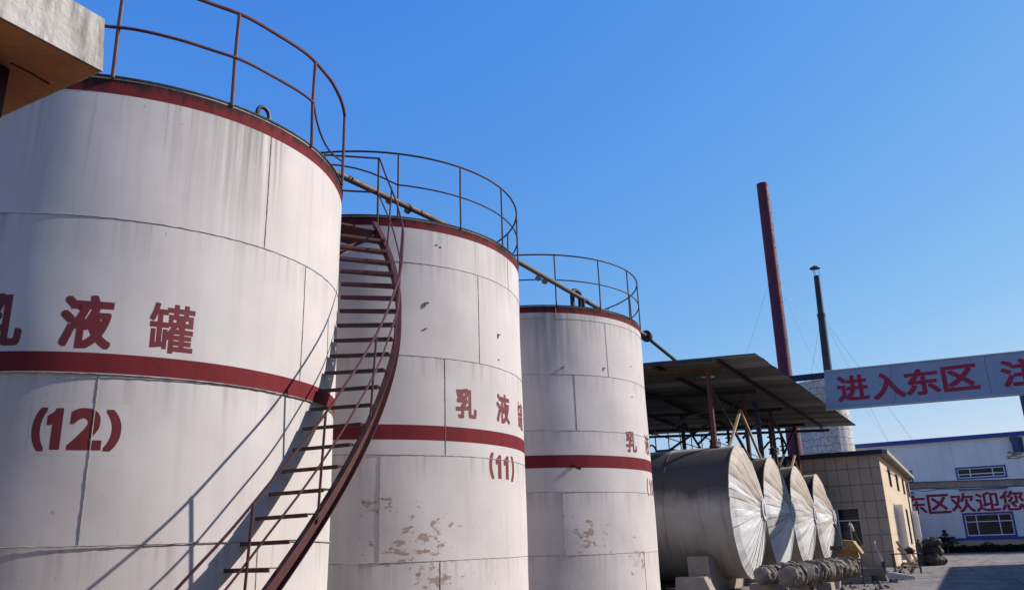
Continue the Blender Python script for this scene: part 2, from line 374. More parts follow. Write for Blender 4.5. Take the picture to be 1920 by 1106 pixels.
def thing(name, label, cat, loc=(0, 0, 0), group=None):
    o = bpy.data.objects.new(name, None); COL.objects.link(o); o.location = loc; o.empty_display_size = 0.3
    ORIG[o.name] = Vector(loc); o['label'] = label; o['category'] = cat
    if group: o['group'] = group
    return o
def tag(o, label, cat, group=None):
    o['label'] = label; o['category'] = cat
    if group: o['group'] = group
    return o
def struct(o): o['kind'] = 'structure'; return o
def pol(c, r, deg, z): a = radians(deg); return Vector((c[0] + r * cos(a), c[1] + r * sin(a), z))

# --- lettering: outlines of Blender's own font, laid flat or wrapped round a cylinder
_glyph = {}
def glyph(ch, bold):
    if (ch, bold) in _glyph: return _glyph[ch, bold]
    if ch == '1':
        vs = [Vector((x, y, 0)) for x, y in ((.5, -.5), (.5, .5), (.16, .5), (-.02, .40), (-.5, .30), (-.5, .12), (-.06, .18), (-.06, -.5))]
        return vs, [[0, 1, 2, 3, 6, 7], [3, 4, 5, 6]]
    cu = bpy.data.curves.new('lettering', 'FONT'); cu.body = ch; cu.offset = bold; cu.resolution_u = 6
    ob = bpy.data.objects.new('lettering', cu); COL.objects.link(ob)
    dg = bpy.context.evaluated_depsgraph_get(); ev = ob.evaluated_get(dg); me = ev.to_mesh()
    vs = [Vector(v.co) for v in me.vertices]; fs = [list(p.vertices) for p in me.polygons]
    ev.to_mesh_clear(); bpy.data.objects.remove(ob); bpy.data.curves.remove(cu)
    x0 = min(v.x for v in vs); x1 = max(v.x for v in vs); y0 = min(v.y for v in vs); y1 = max(v.y for v in vs)
    vs = [Vector(((v.x - x0) / (x1 - x0) - 0.5, (v.y - y0) / (y1 - y0) - 0.5, 0)) for v in vs]
    _glyph[ch, bold] = (vs, fs); return vs, fs
def glyph_bm(ch, w, h, bold, cut=None):
    vs, fs = glyph(ch, bold); bm = bmesh.new()
    bv = [bm.verts.new((v.x * w, v.y * h, 0)) for v in vs]
    for f in fs:
        try: bm.faces.new([bv[i] for i in f])
        except ValueError: pass
    bmesh.ops.remove_doubles(bm, verts=bm.verts, dist=1e-5)
    if cut:
        n = int(w / cut) + 1
        for i in range(1, n):
            bmesh.ops.bisect_plane(bm, geom=bm.verts[:] + bm.edges[:] + bm.faces[:], plane_co=(-w / 2 + w * i / n, 0, 0), plane_no=(1, 0, 0))
    return bm
def shifts(b):
    """a fatter brush: the outline laid several times, each layer a hair above the last"""
    return [(0, 0)] + ([(b * x, b * y) for x in (-1, 0, 1) for y in (-1, 0, 1) if x or y] if b > 0 else [])
def wrap_text(mb, ch, w, h, deg, z, c, R, b):
    bm = glyph_bm(ch, w - 2 * b, h - 2 * b, .022 if ch in '()02' else .006, 0.06); bm.verts.index_update()
    for k, (dx, dz) in enumerate(shifts(b)):
        vs = [pol(c, R + .00006 * k, deg + math.degrees((v.co.x + dx) / R), z + v.co.y + dz) for v in bm.verts]
        mb.add(vs, [[v.index for v in f.verts] for f in bm.faces])
    bm.free()
def flat_text(mb, ch, w, h, x, y, z, b):
    bm = glyph_bm(ch, w - 2 * b, h - 2 * b, .006); bm.verts.index_update()
    for k, (dx, dz) in enumerate(shifts(b)):
        mb.add([(x + v.co.x + dx, y - .0002 * k, z + v.co.y + dz) for v in bm.verts], [[v.index for v in f.verts] for f in bm.faces])
    bm.free()
# ------------------------------------------------------------------ setting: ground and road
g = MB(); g.add([(-1500, -1500, 0), (1500, -1500, 0), (1500, 1500, 0), (-1500, 1500, 0)], [(0, 1, 2, 3)])
struct(g.build('ground', M['ground']))
g = MB(); g.add([(-2.3, -40, 0.004), (5.9, -40, 0.004), (5.9, 76.3, 0.004), (-2.3, 76.3, 0.004)], [(0, 1, 2, 3)])
struct(g.build('road', M['road']))

# ------------------------------------------------------------------ vertical storage tanks
def rail_ring(parent, c, R, z0, h, degs, top_arc, mid_arc, mid_fn=None, r=0.02, dent=None, mat=M['rail_dark']):
    """guard rail round a tank roof: top rail, mid rail and its own posts"""
    gr = thing_part('guard_rail', parent, c, z0)
    def arc(a0, a1, zf, n=96, lift=None):
        pts = []
        for i in range(n + 1):
            a = a0 + (a1 - a0) * i / n
            p = pol(c, R, a, zf(a) if callable(zf) else zf)
            if lift: p += lift(a)
            pts.append(p)
        return pts
    mb = MB(); mb.tube(arc(*top_arc, z0 + h, lift=dent), r * 1.1, 7); mb.build('top_rail', mat, gr, True)
    for ma in mid_arc:
        mb = MB(); mb.tube(arc(*ma, mid_fn or (z0 + h * 0.5), lift=dent), r * 0.9, 7); mb.build('mid_rail', mat, gr, True)
    for d in degs:
        mb = MB(); p = pol(c, R, d, z0 - 0.03); q = pol(c, R, d, z0 + h)
        if dent: q += dent(d)
        mb.tube([p, (p + q) / 2 + Vector((random.uniform(-.012, .012), random.uniform(-.012, .012), 0)), q], r, 7); mb.build('post', mat, gr, True)
    return gr
def thing_part(name, parent, c, z):
    o = bpy.data.objects.new(name, None); COL.objects.link(o); o.parent = parent; o.empty_display_size = 0.2
    ORIG[o.name] = ORIG[parent.name]; return o
def rag(x, y, z, sc=1.0):
    return (sin(x * 13.1 + y * 7.7) + sin(y * 17.3 + z * 11.9 + 1.3) + sin(z * 23.1 + x * 5.3 + 0.7)) * 0.333 * sc

def seam_h(parent, c, R, z, seed):
    mb = MB(); n = 300; pts = []; rr = []
    for i in range(n):
        a = 360.0 * i / n; pts.append(pol(c, R + 0.002, a, z + 0.006 * rag(i * .31, z, 2) + 0.004 * sin(a * .13))); rr.append(0.0055 + 0.0035 * abs(rag(i * .9, z * 3, i)))
    mb.tube(pts, rr, 5, closed=True); return follow(mb, c, seed).build('weld_ring', M['weld'], parent, True)
def seam_v(parent, c, R, deg, z0, z1, dark, seed, r=0.007):
    mb = MB(); n = 40
    pts = [pol(c, R + 0.002, deg + 0.06 * rag(i * .7, deg, z0), z0 + (z1 - z0) * i / n) for i in range(n + 1)]
    mb.tube(pts, [r + 0.35 * r * rag(i * 1.3, deg, 4) for i in range(n + 1)], 5)
    return follow(mb, c, seed).build('weld_seam', M['weld' if not dark else 'seam_dark'], parent, True)

def skin(a, z, seed):
    """how far the plates are buckled in or out at angle a (radians) and height z"""
    return 0.006 * (sin(a * 5 + seed + z * 1.1) + sin(a * 11 + z * 2.3 + seed * 2) * 0.6)
def follow(mb, c, seed):
    for v in mb.v:
        a = atan2(v.y - c[1], v.x - c[0]); k = skin(a, v.z, seed); v.x += cos(a) * k; v.y += sin(a) * k
    return mb
def make_tank(label, c, R, top, rings, band, rim, seams, patches, seed, steps=(), drips=()):
    t = thing('storage_tank', label, 'storage tank', (c[0], c[1], 0), 'white vertical storage tanks')
    prof = [(R + dz, z) for z, dz in steps] if steps else [(R, 0.0), (R, top)]
    # dense profile so that plates can be very slightly buckled
    seg = 320; zs = []
    for (r0, z0), (r1, z1) in zip(prof[:-1], prof[1:]):
        m = max(1, int((z1 - z0) / 0.15))
        zs += [(r0 + (r1 - r0) * i / m, z0 + (z1 - z0) * i / m) for i in range(m)]
    zs.append(prof[-1])
    mb = MB(); mb.lathe(zs, seg, (c[0], c[1], 0))
    follow(mb, c, seed).build('shell', tank_paint('white tank paint %d' % seed, rings, top, patches, seed, [(R * cos(radians(d)), R * sin(radians(d)), w_, l_, a_) for d, w_, l_, a_ in drips]), t, True)
    mb = MB(); mb.lathe([(R + 0.006, top - 0.012), (R + 0.006, top + 0.008), (R - 0.1, top + 0.008), (0.02, top + 0.42)], 160, (c[0], c[1], 0)); mb.build('roof', M['tank_roof'], t)
    mb = MB(); mb.lathe([(R + 0.0065, top - 0.014), (R + 0.014, top - 0.014), (R + 0.014, top + 0.012), (R - 0.05, top + 0.012)], 160, (c[0], c[1], 0)); mb.build('rim', M['rim_dark'], t)
    mb = MB(); mb.lathe([(R + 0.0025, rim), (R + 0.0025, top - 0.034)], 320, (c[0], c[1], 0)); follow(mb, c, seed).build('rim_band', red_paint('red rim band %d' % seed, top), t, True)
    mb = MB(); mb.lathe([(R + 0.0025, band[0]), (R + 0.0025, (band[0] + band[1]) / 2), (R + 0.0025, band[1])], 320, (c[0], c[1], 0)); follow(mb, c, seed).build('belt_band', red_paint('red belt band %d' % seed), t, True)
    for z in rings: seam_h(t, c, R + (0.004 if band[0] - .03 < z < band[1] + .03 else 0), z, seed)
    for d, z0, z1, dark, dr in seams: seam_v(t, c, R + dr, d, z0, z1, dark, seed)
    return t

def lug(parent, c, R, deg0, deg1, z):
    mb = MB(); a = pol(c, R - .02, deg0, z - 0.02); b = pol(c, R - .02, deg1, z - 0.02); mid = (a + b) / 2
    pts = [mid + (a - mid) * cos(pi * i / 12) + Vector((0, 0, 0.17 * sin(pi * i / 12) ** 0.6)) for i in range(13)]
    mb.tube(pts, 0.028, 8); mb.build('lifting_lug', M['black_steel'], parent, True)

C12, R12 = (-10.481, 7.418), 3.081
C11, R11 = (-11.593, 14.576), 3.533
C10, R10 = (-11.383, 22.353), 3.564
def patch(c, R, deg, z, r): a = radians(deg); return (R * cos(a), R * sin(a), z, r)

t12 = make_tank('nearest and largest white tank, numbered 12, with a staircase curving up its side', C12, R12, 7.232, [1.748, 3.548, 5.386], (3.56, 3.778), 7.006,
    [(-5.8, 5.386, 7.0, True, 0), (9.0, 3.78, 5.386, True, 0), (-39.0, 1.748, 3.54, False, -.0165), (-2.0, 0.1, 1.748, True, -.017)],
    [], 1, [(0, -.015), (3.545, -.015), (3.55, 0), (7.232, 0)], [(-13, .8, 2.2, .8), (-4.5, .25, 1.2, .5), (-62, .7, 1.6, .35)])
t11 = make_tank('middle white tank, numbered 11, brown peeling patches low on its shell', C11, R11, 8.0, [1.40, 3.28, 5.16, 7.05], (3.558, 3.834), 7.787,
    [(6.8, 7.05, 7.98, True, 0), (-27.1, 3.28, 5.16, True, 0), (-47.6, 1.40, 3.28, False, 0), (-29.2, 0.1, 1.40, True, 0), (-13, 5.16, 7.05, True, 0), (-70, 5.16, 7.05, True, 0)],
    [patch(C11, R11, -36.8, 1.75, 1.15), patch(C11, R11, -47, 2.3, 0.6), patch(C11, R11, -30, 1.0, 1.0)], 2, (), [(-30, .6, 1.3, .4), (3, .7, 1.2, .5)])
t10 = make_tank('farthest of the three white tanks, beside the corrugated canopy, red spout on its belt', C10, R10, 8.0, [1.35, 2.92, 4.52, 6.05, 7.62], (3.544, 3.875), 7.79,
    [(-24.8, 6.05, 7.62, True, 0), (-43.0, 4.52, 6.05, True, 0), (-51.0, 1.35, 2.92, False, 0), (-50.1, 7.62, 7.98, False, 0), (-8, 0.1, 1.35, True, 0)],
    [patch(C10, R10, -41, 1.85, 0.95), patch(C10, R10, -12, 1.2, 0.8)], 3, (), [(-52, .9, 2.6, .75), (-33, .5, 1.4, .6), (-5, .6, 1.2, .5)])

def lettering(t, c, R, seed, chars, name):
    for ch, d, z, w, h, b in chars:
        mb = MB(); wrap_text(mb, ch, w, h, d, z, c, R, b); follow(mb, c, seed).build('painted_' + name, M['letter'], t)
lettering(t12, C12, R12 + 0.0009, 1, [('乳', -59.2, 4.13, 0.53, 0.61, .016), ('液', -42.5, 4.13, 0.53, 0.62, .016), ('罐', -26.1, 4.13, 0.50, 0.59, .009)], 'character')
lettering(t12, C12, R12 - 0.0141, 1, [('(', -48.6, 2.94, 0.135, 0.46, .014), ('1', -45.9, 2.945, 0.15, 0.44, .014), ('2', -40.2, 2.945, 0.33, 0.45, .014), (')', -35.3, 2.935, 0.165, 0.45, .014)], 'digit')
lettering(t11, C11, R11 + 0.0009, 2, [('乳', -18.9, 4.31, 0.54, 0.60, .016), ('液', -0.2, 4.335, 0.55, 0.62, .016), ('罐', 17.0, 4.31, 0.54, 0.62, .009)], 'character')
lettering(t11, C11, R11 + 0.0009, 2, [('(', -7.8, 3.15, 0.16, 0.52, .02), ('1', -3.9, 3.14, 0.21, 0.47, .018), ('1', 1.0, 3.14, 0.21, 0.47, .018), (')', 5.7, 3.13, 0.17, 0.52, .02)], 'digit')
lettering(t10, C10, R10 + 0.0009, 3, [('乳', -11.7, 4.30, 0.56, 0.60, .016), ('液', 7.6, 4.32, 0.58, 0.60, .016), ('罐', 26.5, 4.32, 0.58, 0.60, .009)], 'character')
lettering(t10, C10, R10 + 0.0009, 3, [('(', 2.2, 3.10, 0.14, 0.50, .012), ('1', 6.6, 3.10, 0.16, 0.46, .012), ('0', 12.2, 3.10, 0.32, 0.46, .012), (')', 17.6, 3.10, 0.15, 0.50, .012)], 'digit')

mb = MB(); nn = 24     # the square of fresher white behind the number
vs = [pol(C12, R12 - 0.0146, -50.4 + 17.6 * i / nn, z) for i in range(nn + 1) for z in (2.66, 2.94, 3.22)]
mb.add(vs, [(3 * i + j, 3 * i + 3 + j, 3 * i + 4 + j, 3 * i + 1 + j) for i in range(nn) for j in (0, 1)])
follow(mb, C12, 1).build('repainted_square', simple('fresher white paint', (0.435, 0.40, 0.385), 0.75, 0, 0.1, 1.5, bumps=0.1, spec=.15), t12, True)
def dent12(a):
    k = max(0.0, 1 - abs(a - 30) / 14.0); return Vector((0.03, 0, -0.24)) * (k * k) + Vector((0.012 * sin(a * .3), 0.01 * sin(a * .5), 0))
rail_ring(t12, C12, R12 + 0.02, 7.232, 1.38, [-124, -98, -72, -43.7, -17.4, 8.7, 33, 80, 106, 132, 158, 184, 210], (-150, 36), [(-150, 8.7)], r=0.024, dent=dent12, mat=M['rail_pale'])
mb = MB()   # the sagging length of mid rail beyond the last front post
p0, p1 = pol(C12, R12 + .02, 8.7, 7.92), pol(C12, R12 + .02, 33, 7.62)
mb.tube([p0.lerp(p1, i / 10) + Vector((0, 0, -0.28 * sin(pi * (i / 10) ** .7))) for i in range(11)], 0.016, 6); mb.build('bent_rail', M['rail_dark'], t12, True)
lug(t12, C12, R12, -10.2, -6.6, 7.25)
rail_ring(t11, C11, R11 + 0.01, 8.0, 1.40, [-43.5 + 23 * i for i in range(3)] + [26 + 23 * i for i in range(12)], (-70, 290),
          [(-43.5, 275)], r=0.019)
mb = MB(); p0, p1 = pol(C11, R11, -43.5, 8.7), pol(C11, R11, -84, 9.36)
mb.tube([p0.lerp(p1, i / 8) + Vector((0.25 * sin(pi * i / 8), -0.25 * sin(pi * i / 8), 0.03 * sin(pi * i / 4))) for i in range(9)], 0.017, 6); mb.build('bent_rail', M['rail_dark'], t11, True)
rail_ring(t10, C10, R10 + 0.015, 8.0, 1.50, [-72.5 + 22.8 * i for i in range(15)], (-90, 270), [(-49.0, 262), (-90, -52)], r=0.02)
mb = MB(); a = pol(C10, R10 - 0.1, -45.6, 3.63); b = pol(C10, R10 + 0.34, -44.9, 3.50); mb.tube([a, b], 0.05, 10); mb.build('spout', red_paint('red spout'), t10, True)
for tk, c, R, lst in ((t11, C11, R11, [(-33.5, 6.25, 1), (-33.8, 5.72, 0), (-2, 5.9, 1), (-2.6, 5.35, 0), (-30, 7.5, 0), (-28.6, 7.47, 0)]), (t10, C10, R10, [(-27, 6.3, 1), (-48, 6.25, 1), (-7, 6.5, 0), (-8, 5.6, 0)])):
    mb = MB()
    for d, z, big in lst:   # stubs of cut-off lugs
        p = pol(c, R + .01, d, z); mb.box(p, (0.025, 0.09 if big else .04, 0.02), radians(d))
        if big: mb.box(pol(c, R + .012, d - 0.6, z - .05), (0.025, 0.018, 0.075), radians(d))
    mb.build('cut_lug', M['seam_dark'], tk)

# ------------------------------------------------------------------ staircase round tank 12
RO = R12 + 0.90
def sz(d): return 1.46 + 0.0812 * (d + 9.1)
t = thing('spiral_staircase', 'oxide red steel staircase curving up the side of the nearest tank', 'staircase', (C12[0] + 2.6, C12[1] - 2.9, 0))
d0, d1 = -27.0, 64.0
for kname, r0, r1, z0, z1 in (('web', RO, RO + 0.012, -0.12, 0.12), ('flange', RO + 0.012, RO + 0.085, 0.104, 0.12), ('flange', RO + 0.012, RO + 0.085, -0.12, -0.104)):
    mb = MB(); n = 90; vs = []
    for i in range(n + 1):
        d = d0 + (d1 - d0) * i / n; z = sz(d) - 0.08
        vs += [pol(C12, r0, d, z + z0), pol(C12, r1, d, z + z0), pol(C12, r1, d, z + z1), pol(C12, r0, d, z + z1)]
    fs = [(0, 1, 2, 3), (4 * n + 3, 4 * n + 2, 4 * n + 1, 4 * n)]
    for i in range(n):
        for k in range(4): fs.append((4 * i + k, 4 * i + (k + 1) % 4, 4 * i + 4 + (k + 1) % 4, 4 * i + 4 + k))
    mb.add(vs, fs); mb.build('stringer_' + kname, M['rust_red'], t, True)
i = 0; d = -26.55
while d < 60.5:
    z = sz(d); mb = MB(); ri, ro = R12 + 0.035, RO - 0.003; h = 1.75
    j = 0.006 * rag(d, 1, 2)
    lo = [pol(C12, ri, d - h, z - .008 + j), pol(C12, ro, d - h, z - .008), pol(C12, ro, d + h, z - .008), pol(C12, ri, d + h, z - .008 + j)]
    mb.hexa(lo, [p + Vector((0, 0, 0.009)) for p in lo])
    lp = [pol(C12, ri, d - h - .25, z - .045 + j), pol(C12, ro, d - h - .25, z - .045), pol(C12, ro, d - h - .02, z - .045), pol(C12, ri, d - h - .02, z - .045 + j)]
    mb.hexa(lp, [p + Vector((0, 0, 0.046)) for p in lp])
    mb.build('tread', M['rust_red'], t); d += 3.5
# landing at the rim
mb = MB(); n = 8
for i in range(n):
    a, b = 61.8 + 13 * i / n, 61.8 + 13 * (i + 1) / n
    lo = [pol(C12, R12 + .03, a, 7.19), pol(C12, RO + .05, a, 7.19), pol(C12, RO + .05, b, 7.19), pol(C12, R12 + .03, b, 7.19)]
    mb.hexa(lo, [p + Vector((0, 0, 0.03)) for p in lo])
mb.build('landing', M['rust_red'], t)
for d in (64, 74.5):
    mb = MB(); mb.beam(pol(C12, RO + .04, d, 7.12), pol(C12, R12 + .03, d, 6.62), 0.06, 0.06); mb.build('bracket', M['rust_red'], t)
posts = [-29.5, -15.3, -2.1, 12.6, 26.7, 41.0, 55.0]
RP = RO + 0.025; lean = 0.075; rh = 1.15
for d in posts:
    mb = MB(); mb.tube([pol(C12, RP, d, sz(d) - 0.1), pol(C12, RP + lean, d + random.uniform(-.15, .15), sz(d) + rh)], 0.016, 7); mb.build('post', M['rust_red'], t, True)
def rail(hh, r):
    pts = []; n = 80
    for i in range(n + 1):
        d = -29.5 + (64 + 29.5) * i / n; k = max(0, (d - 52) / 12.0)
        pts.append(pol(C12, RP + lean * hh / rh + .008 * sin(d * .5), d, sz(d) + hh + .012 * sin(d * .45) + k * k * 0.22 * (hh / rh)))
    return pts
mb = MB(); mb.tube(rail(rh, .02), 0.017, 7); mb.build('handrail', M['rust_red'], t, True)
mb = MB(); mb.tube(rail(rh * .5, .018), 0.014, 7); mb.build('mid_rail', M['rust_red'], t, True)
q = pol(C12, RP + lean, 64.3, 7.15)
mb = MB(); mb.tube([q, q + Vector((0, 0, 1.62))], 0.02, 7); mb.build('post', M['rail_dark'], t, True)
w_ = pol(C12, R12 + 0.06, 70.0, 7.15)
mb = MB(); mb.tube([w_, w_ + Vector((0, 0, 1.6))], 0.02, 7); mb.build('post', M['rail_dark'], t, True)
for z in (8.76, 8.05):
    mb = MB(); mb.tube([Vector((q.x, q.y, z)), Vector((w_.x, w_.y, z - .05))], 0.019, 7); mb.build('landing_rail', M['rail_dark'], t, True)

# ------------------------------------------------------------------ product pipe over the tanks
t = thing('overhead_pipe', 'long weathered pipe crossing above all three white tanks', 'pipe', (-9.2, 10.3, 7.2))
pp = [Vector((-9.30, 9.2, 8.30)), Vector((-8.97, 13.2, 8.36)), Vector((-8.72, 16.8, 8.36)), Vector((-8.52, 25.5, 8.30))]
mb = MB(); mb.tube(pp, 0.064, 12); mb.build('pipe_run', M['pipe_grey'], t, True)
mb = MB(); mb.tube([(-8.52, 25.52, 8.30), (-8.52, 25.60, 8.29)], 0.19, 16); mb.tube([(-8.52, 25.62, 8.29), (-8.52, 25.70, 8.285)], 0.19, 16); mb.build('flange', M['black_steel'], t, True)
mb = MB(); mb.tube([(-8.52, 25.7, 8.28), (-8.5, 26.2, 8.2), (-8.45, 29.6, 7.88)], 0.064, 12); mb.build('branch_pipe', M['black_steel'], t, True)
for y, x in ((13.35, -8.96), (20.5, -8.62)):
    mb = MB(); mb.tube([(x, y, 8.0), (x, y, 8.3)], 0.05, 10); mb.box((x, y, 8.02), (0.26, 0.26, 0.03)); mb.build('pipe_leg', M['black_steel'], t, True)
for s0 in (12.0, 12.6, 18.1, 18.45, 21.6):
    k = (s0 - 9.2) / 16.3; x = -9.30 + 0.78 * k
    mb = MB(); mb.tube([(x, s0, 8.345), (x + .003, s0 + .07, 8.345)], 0.072, 12); mb.build('pipe_clamp', M['seam_dark'], t, True)
t = thing('bent_vent_pipe', 'short black bent vent pipe on top of the farthest white tank', 'vent pipe', (-8.78, 20.2, 8.0))
mb = MB(); mb.tube([(-8.8, 20.15, 8.0), (-8.8, 20.15, 8.46), (-8.79, 20.2, 8.53), (-8.74, 20.3, 8.55), (-8.69, 20.4, 8.5), (-8.68, 20.42, 8.4), (-8.68, 20.42, 8.04)], 0.065, 10); mb.build('bent_pipe', M['black_steel'], t, True)
mb = MB(); mb.lathe([(0, 0), (0.15, 0), (0.15, 0.05), (0, 0.05)], 16, (-8.68, 20.42, 8.0)); mb.build('flange', M['black_steel'], t)

# ------------------------------------------------------------------ four horizontal tanks
HX, HZ, HR = -6.60, 2.541, 2.2
HS = [28.90, 34.22, 39.73, 45.83]
def barrel(s, label, seed):
    t = thing('horizontal_tank', label, 'horizontal tank', (HX, s, 0), 'horizontal tanks under the canopy')
    rnd = random.Random(seed)
    mb = MB(); nseg = 96; L = 13.0; vs = []; fs = []
    xs = [0] + [-(i + 1) * L / 26 for i in range(26)]
    for x in xs:
        for k in range(nseg):
            a = 2 * pi * k / nseg; r = HR + 0.008 * sin(a * 7 + x * 1.3 + seed)
            vs.append((HX + x, s + r * cos(a), HZ + r * sin(a)))
    for i in range(26):
        for k in range(nseg): fs.append((i * nseg + k, i * nseg + (k + 1) % nseg, (i + 1) * nseg + (k + 1) % nseg, (i + 1) * nseg + k))
    fs.append(tuple(26 * nseg + k for k in range(nseg)))
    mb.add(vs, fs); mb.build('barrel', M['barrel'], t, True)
    # conical head of overlapping sheet segments, each a little creased
    n = 44; me_v = []; me_f = []; seg = []
    ang = [2 * pi * (k + rnd.uniform(-.28, .28)) / n for k in range(n)]
    for k in range(n):
        a0, a1 = ang[k], ang[(k + 1) % n] + (2 * pi if k == n - 1 else 0)
        crease = rnd.random() < (.66 if -.3 < ((ang[k] + .5) % (2 * pi)) - .5 < 3.5 else .2); mid_ = rnd.choice((0.0, 0.0, 0.35, 0.6)); rows = 7; j0 = rnd.uniform(-.012, .012); over = rnd.uniform(0.008, 0.028) * (1 if -.3 < ((ang[k] + .5) % (2 * pi)) - .5 < 3.5 else .55)
        o = len(me_v)
        for i in range(rows + 1):
            f = i / rows; r = HR * (1 - f) + 0.30 * f
            bulge = 0.60 * (f ** 0.72)
            for m in range(4):
                fm = (0.0, 0.09, 0.5, 1.0)[m]; a = a0 + (a1 - a0 + 0.012) * fm
                lift = over * (1 - fm) * (1 - 0.5 * f) + 0.012 * sin(k * 3.7 + f * 9) * (m in (1, 2))
                me_v.append((HX + 0.004 + bulge + lift + j0 * f, s + r * cos(a), HZ + r * sin(a)))
        for i in range(rows):
            for m in range(3):
                me_f.append((o + i * 4 + m, o + i * 4 + m + 1, o + i * 4 + m + 5, o + i * 4 + m + 4))
                am = (a0 + a1) / 2 % (2 * pi)
                # dust lies on the upper sheets, the lower ones have been washed pale
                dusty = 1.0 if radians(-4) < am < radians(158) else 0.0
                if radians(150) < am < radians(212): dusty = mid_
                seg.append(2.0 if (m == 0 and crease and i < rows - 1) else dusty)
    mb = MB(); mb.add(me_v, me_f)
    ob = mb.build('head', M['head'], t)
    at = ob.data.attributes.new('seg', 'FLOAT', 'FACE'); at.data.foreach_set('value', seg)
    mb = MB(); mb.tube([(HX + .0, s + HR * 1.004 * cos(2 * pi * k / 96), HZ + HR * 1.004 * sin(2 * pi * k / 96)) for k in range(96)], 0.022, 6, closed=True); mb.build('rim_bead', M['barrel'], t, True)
    mb = MB()
    for r, x0, th in ((0.36, .595, .05), (0.2, .65, .035)):
        pr = [(HX + x0, 0)]; vs = []
        for xx, rr in ((x0 - .03, r), (x0 + th, r), (x0 + th + .012, r * .55), (x0 + th + .012, .001)):
            vs += [(HX + xx, s + rr * cos(2 * pi * k / 24), HZ + rr * sin(2 * pi * k / 24)) for k in range(24)]
        fs = [(i * 24 + k, i * 24 + (k + 1) % 24, i * 24 + 24 + (k + 1) % 24, i * 24 + 24 + k) for i in range(3) for k in range(24)]
        mb.add(vs, fs)
    mb.build('hub', M['steel_pale'], t)
    # raised bands where sheets lap, and a manhole neck on the crown
    for x in (-2.2, -4.4, -6.6):
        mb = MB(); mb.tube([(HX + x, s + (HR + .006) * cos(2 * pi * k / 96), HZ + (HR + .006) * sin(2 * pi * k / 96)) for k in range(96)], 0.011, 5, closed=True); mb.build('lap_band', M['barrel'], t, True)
    mb = MB(); cx = HX - 5.2
    mb.lathe([(0.36, HR - .1), (0.36, HR + 0.46), (0.46, HR + 0.46), (0.46, HR + 0.56), (0.01, HR + 0.60)], 24, (cx, s, HZ)); mb.build('manhole', M['black_steel'], t, True)
    mb = MB(); mb.tube([Vector((HX - 3.05 + .16 * cos(pi * i / 10), s - .35, HZ + HR - .03 + .26 * sin(pi * i / 10))) for i in range(11)], 0.035, 7); mb.build('lifting_lug', M['black_steel'], t, True)
    return t
barrel(HS[0], 'nearest horizontal tank, dusty cone-shaped end facing the road, grey barrel fully in view', 11)
barrel(HS[1], 'second horizontal tank from the tall tanks, dark shadow across its cone end', 12)
barrel(HS[2], 'third horizontal tank, sunlit cone end between the shadowed one and the farthest', 13)
barrel(HS[3], 'farthest horizontal tank, cone end beside the tiled building window', 14)

# saddles carrying them: one pair under each tank
def saddle(x, s, label):
    t = thing('concrete_saddle', label, 'concrete support', (x, s, 0), 'concrete saddles under the horizontal tanks')
    mb = MB(); n = 14; y0, y1 = -2.35, 2.35
    for i in range(n):
        a, b = y0 + (y1 - y0) * i / n, y0 + (y1 - y0) * (i + 1) / n
        za = HZ - sqrt(max(0, (HR + .03) ** 2 - a * a)); zb = HZ - sqrt(max(0, (HR + .03) ** 2 - b * b))
        za, zb = min(za, 1.12), min(zb, 1.12)
        lo = [(x - .34, s + a, 0), (x + .34, s + a, 0), (x + .34, s + b, 0), (x - .34, s + b, 0)]
        hi = [(x - .34, s + a, za), (x + .34, s + a, za), (x + .34, s + b, zb), (x - .34, s + b, zb)]
        mb.hexa(lo, hi)
    bmk = mb.build('saddle_block', M['concrete'], t)
    mb = MB(); mb.hexa([(x - .62, s - 3.0, 0), (x + .55, s - 3.0, 0), (x + .55, s - 2.353, 0), (x - .62, s - 2.353, 0)], [(x - .62, s - 2.85, .52), (x + .28, s - 2.85, .52), (x + .28, s - 2.353, .52), (x - .62, s - 2.353, .52)])
    mb.build('footing', M['concrete'], t)
lab = ['concrete saddle under the nearest horizontal tank, next to its cone end', 'concrete saddle under the second horizontal tank, near its cone end', 'concrete saddle under the third horizontal tank, near its cone end', 'concrete saddle under the farthest horizontal tank, near its cone end']
lab2 = [l.replace(', next to its cone end', ', towards its hidden end').replace(', near its cone end', ', towards its hidden end') for l in lab]
for s, l, l2 in zip(HS, lab, lab2): saddle(HX - 1.15, s, l); saddle(HX - 8.0, s, l2)

# ------------------------------------------------------------------ corrugated canopy over the horizontal tanks
PB, PC = Vector((-5.40, 27.57, 7.60)), Vector((-4.55, 48.37, 7.42))
PA = PB + (Vector((-9.42, 27.73, 7.81)) - PB) * 3.1
PD = PC + (PA - PB)
def roofp(u, v): return PB + (PA - PB) * u + (PC - PB) * v      # u across, v along the road
def roofz(x, y):
    e1 = PA - PB; e2 = PC - PB; dx, dy = x - PB.x, y - PB.y
    det = e1.x * e2.y - e1.y * e2.x; u = (dx * e2.y - dy * e2.x) / det; v = (e1.x * dy - e1.y * dx) / det
    return PB.z + e1.z * u + e2.z * v
t = thing('canopy', 'dark corrugated metal canopy on brown posts over the horizontal tanks', 'canopy', (-8, 28, 0))
mb = MB(); n = 96; prof = []
for i in range(n + 1):
    prof += [(i / n, 0.0), ((i + .3) / n, 0.0), ((i + .42) / n, 0.06), ((i + .68) / n, 0.06), ((i + .8) / n, 0.0)]
vs = []; m = len(prof); cols = 14
for (v, dz) in prof:
    for k in range(cols + 1):
        u = k / cols; e = 0.0
        if k == cols: e = 0.02 * rag(v * 40, 1, 2)
        if k == 0: e = -0.0018 * (1 + rag(int(v * 24) * 1.7, 3, 1))
        vs.append(roofp(u + e, min(v, 1.002)) + Vector((0, 0, dz + 0.02 * rag(u * 2, v * 3, 1))))
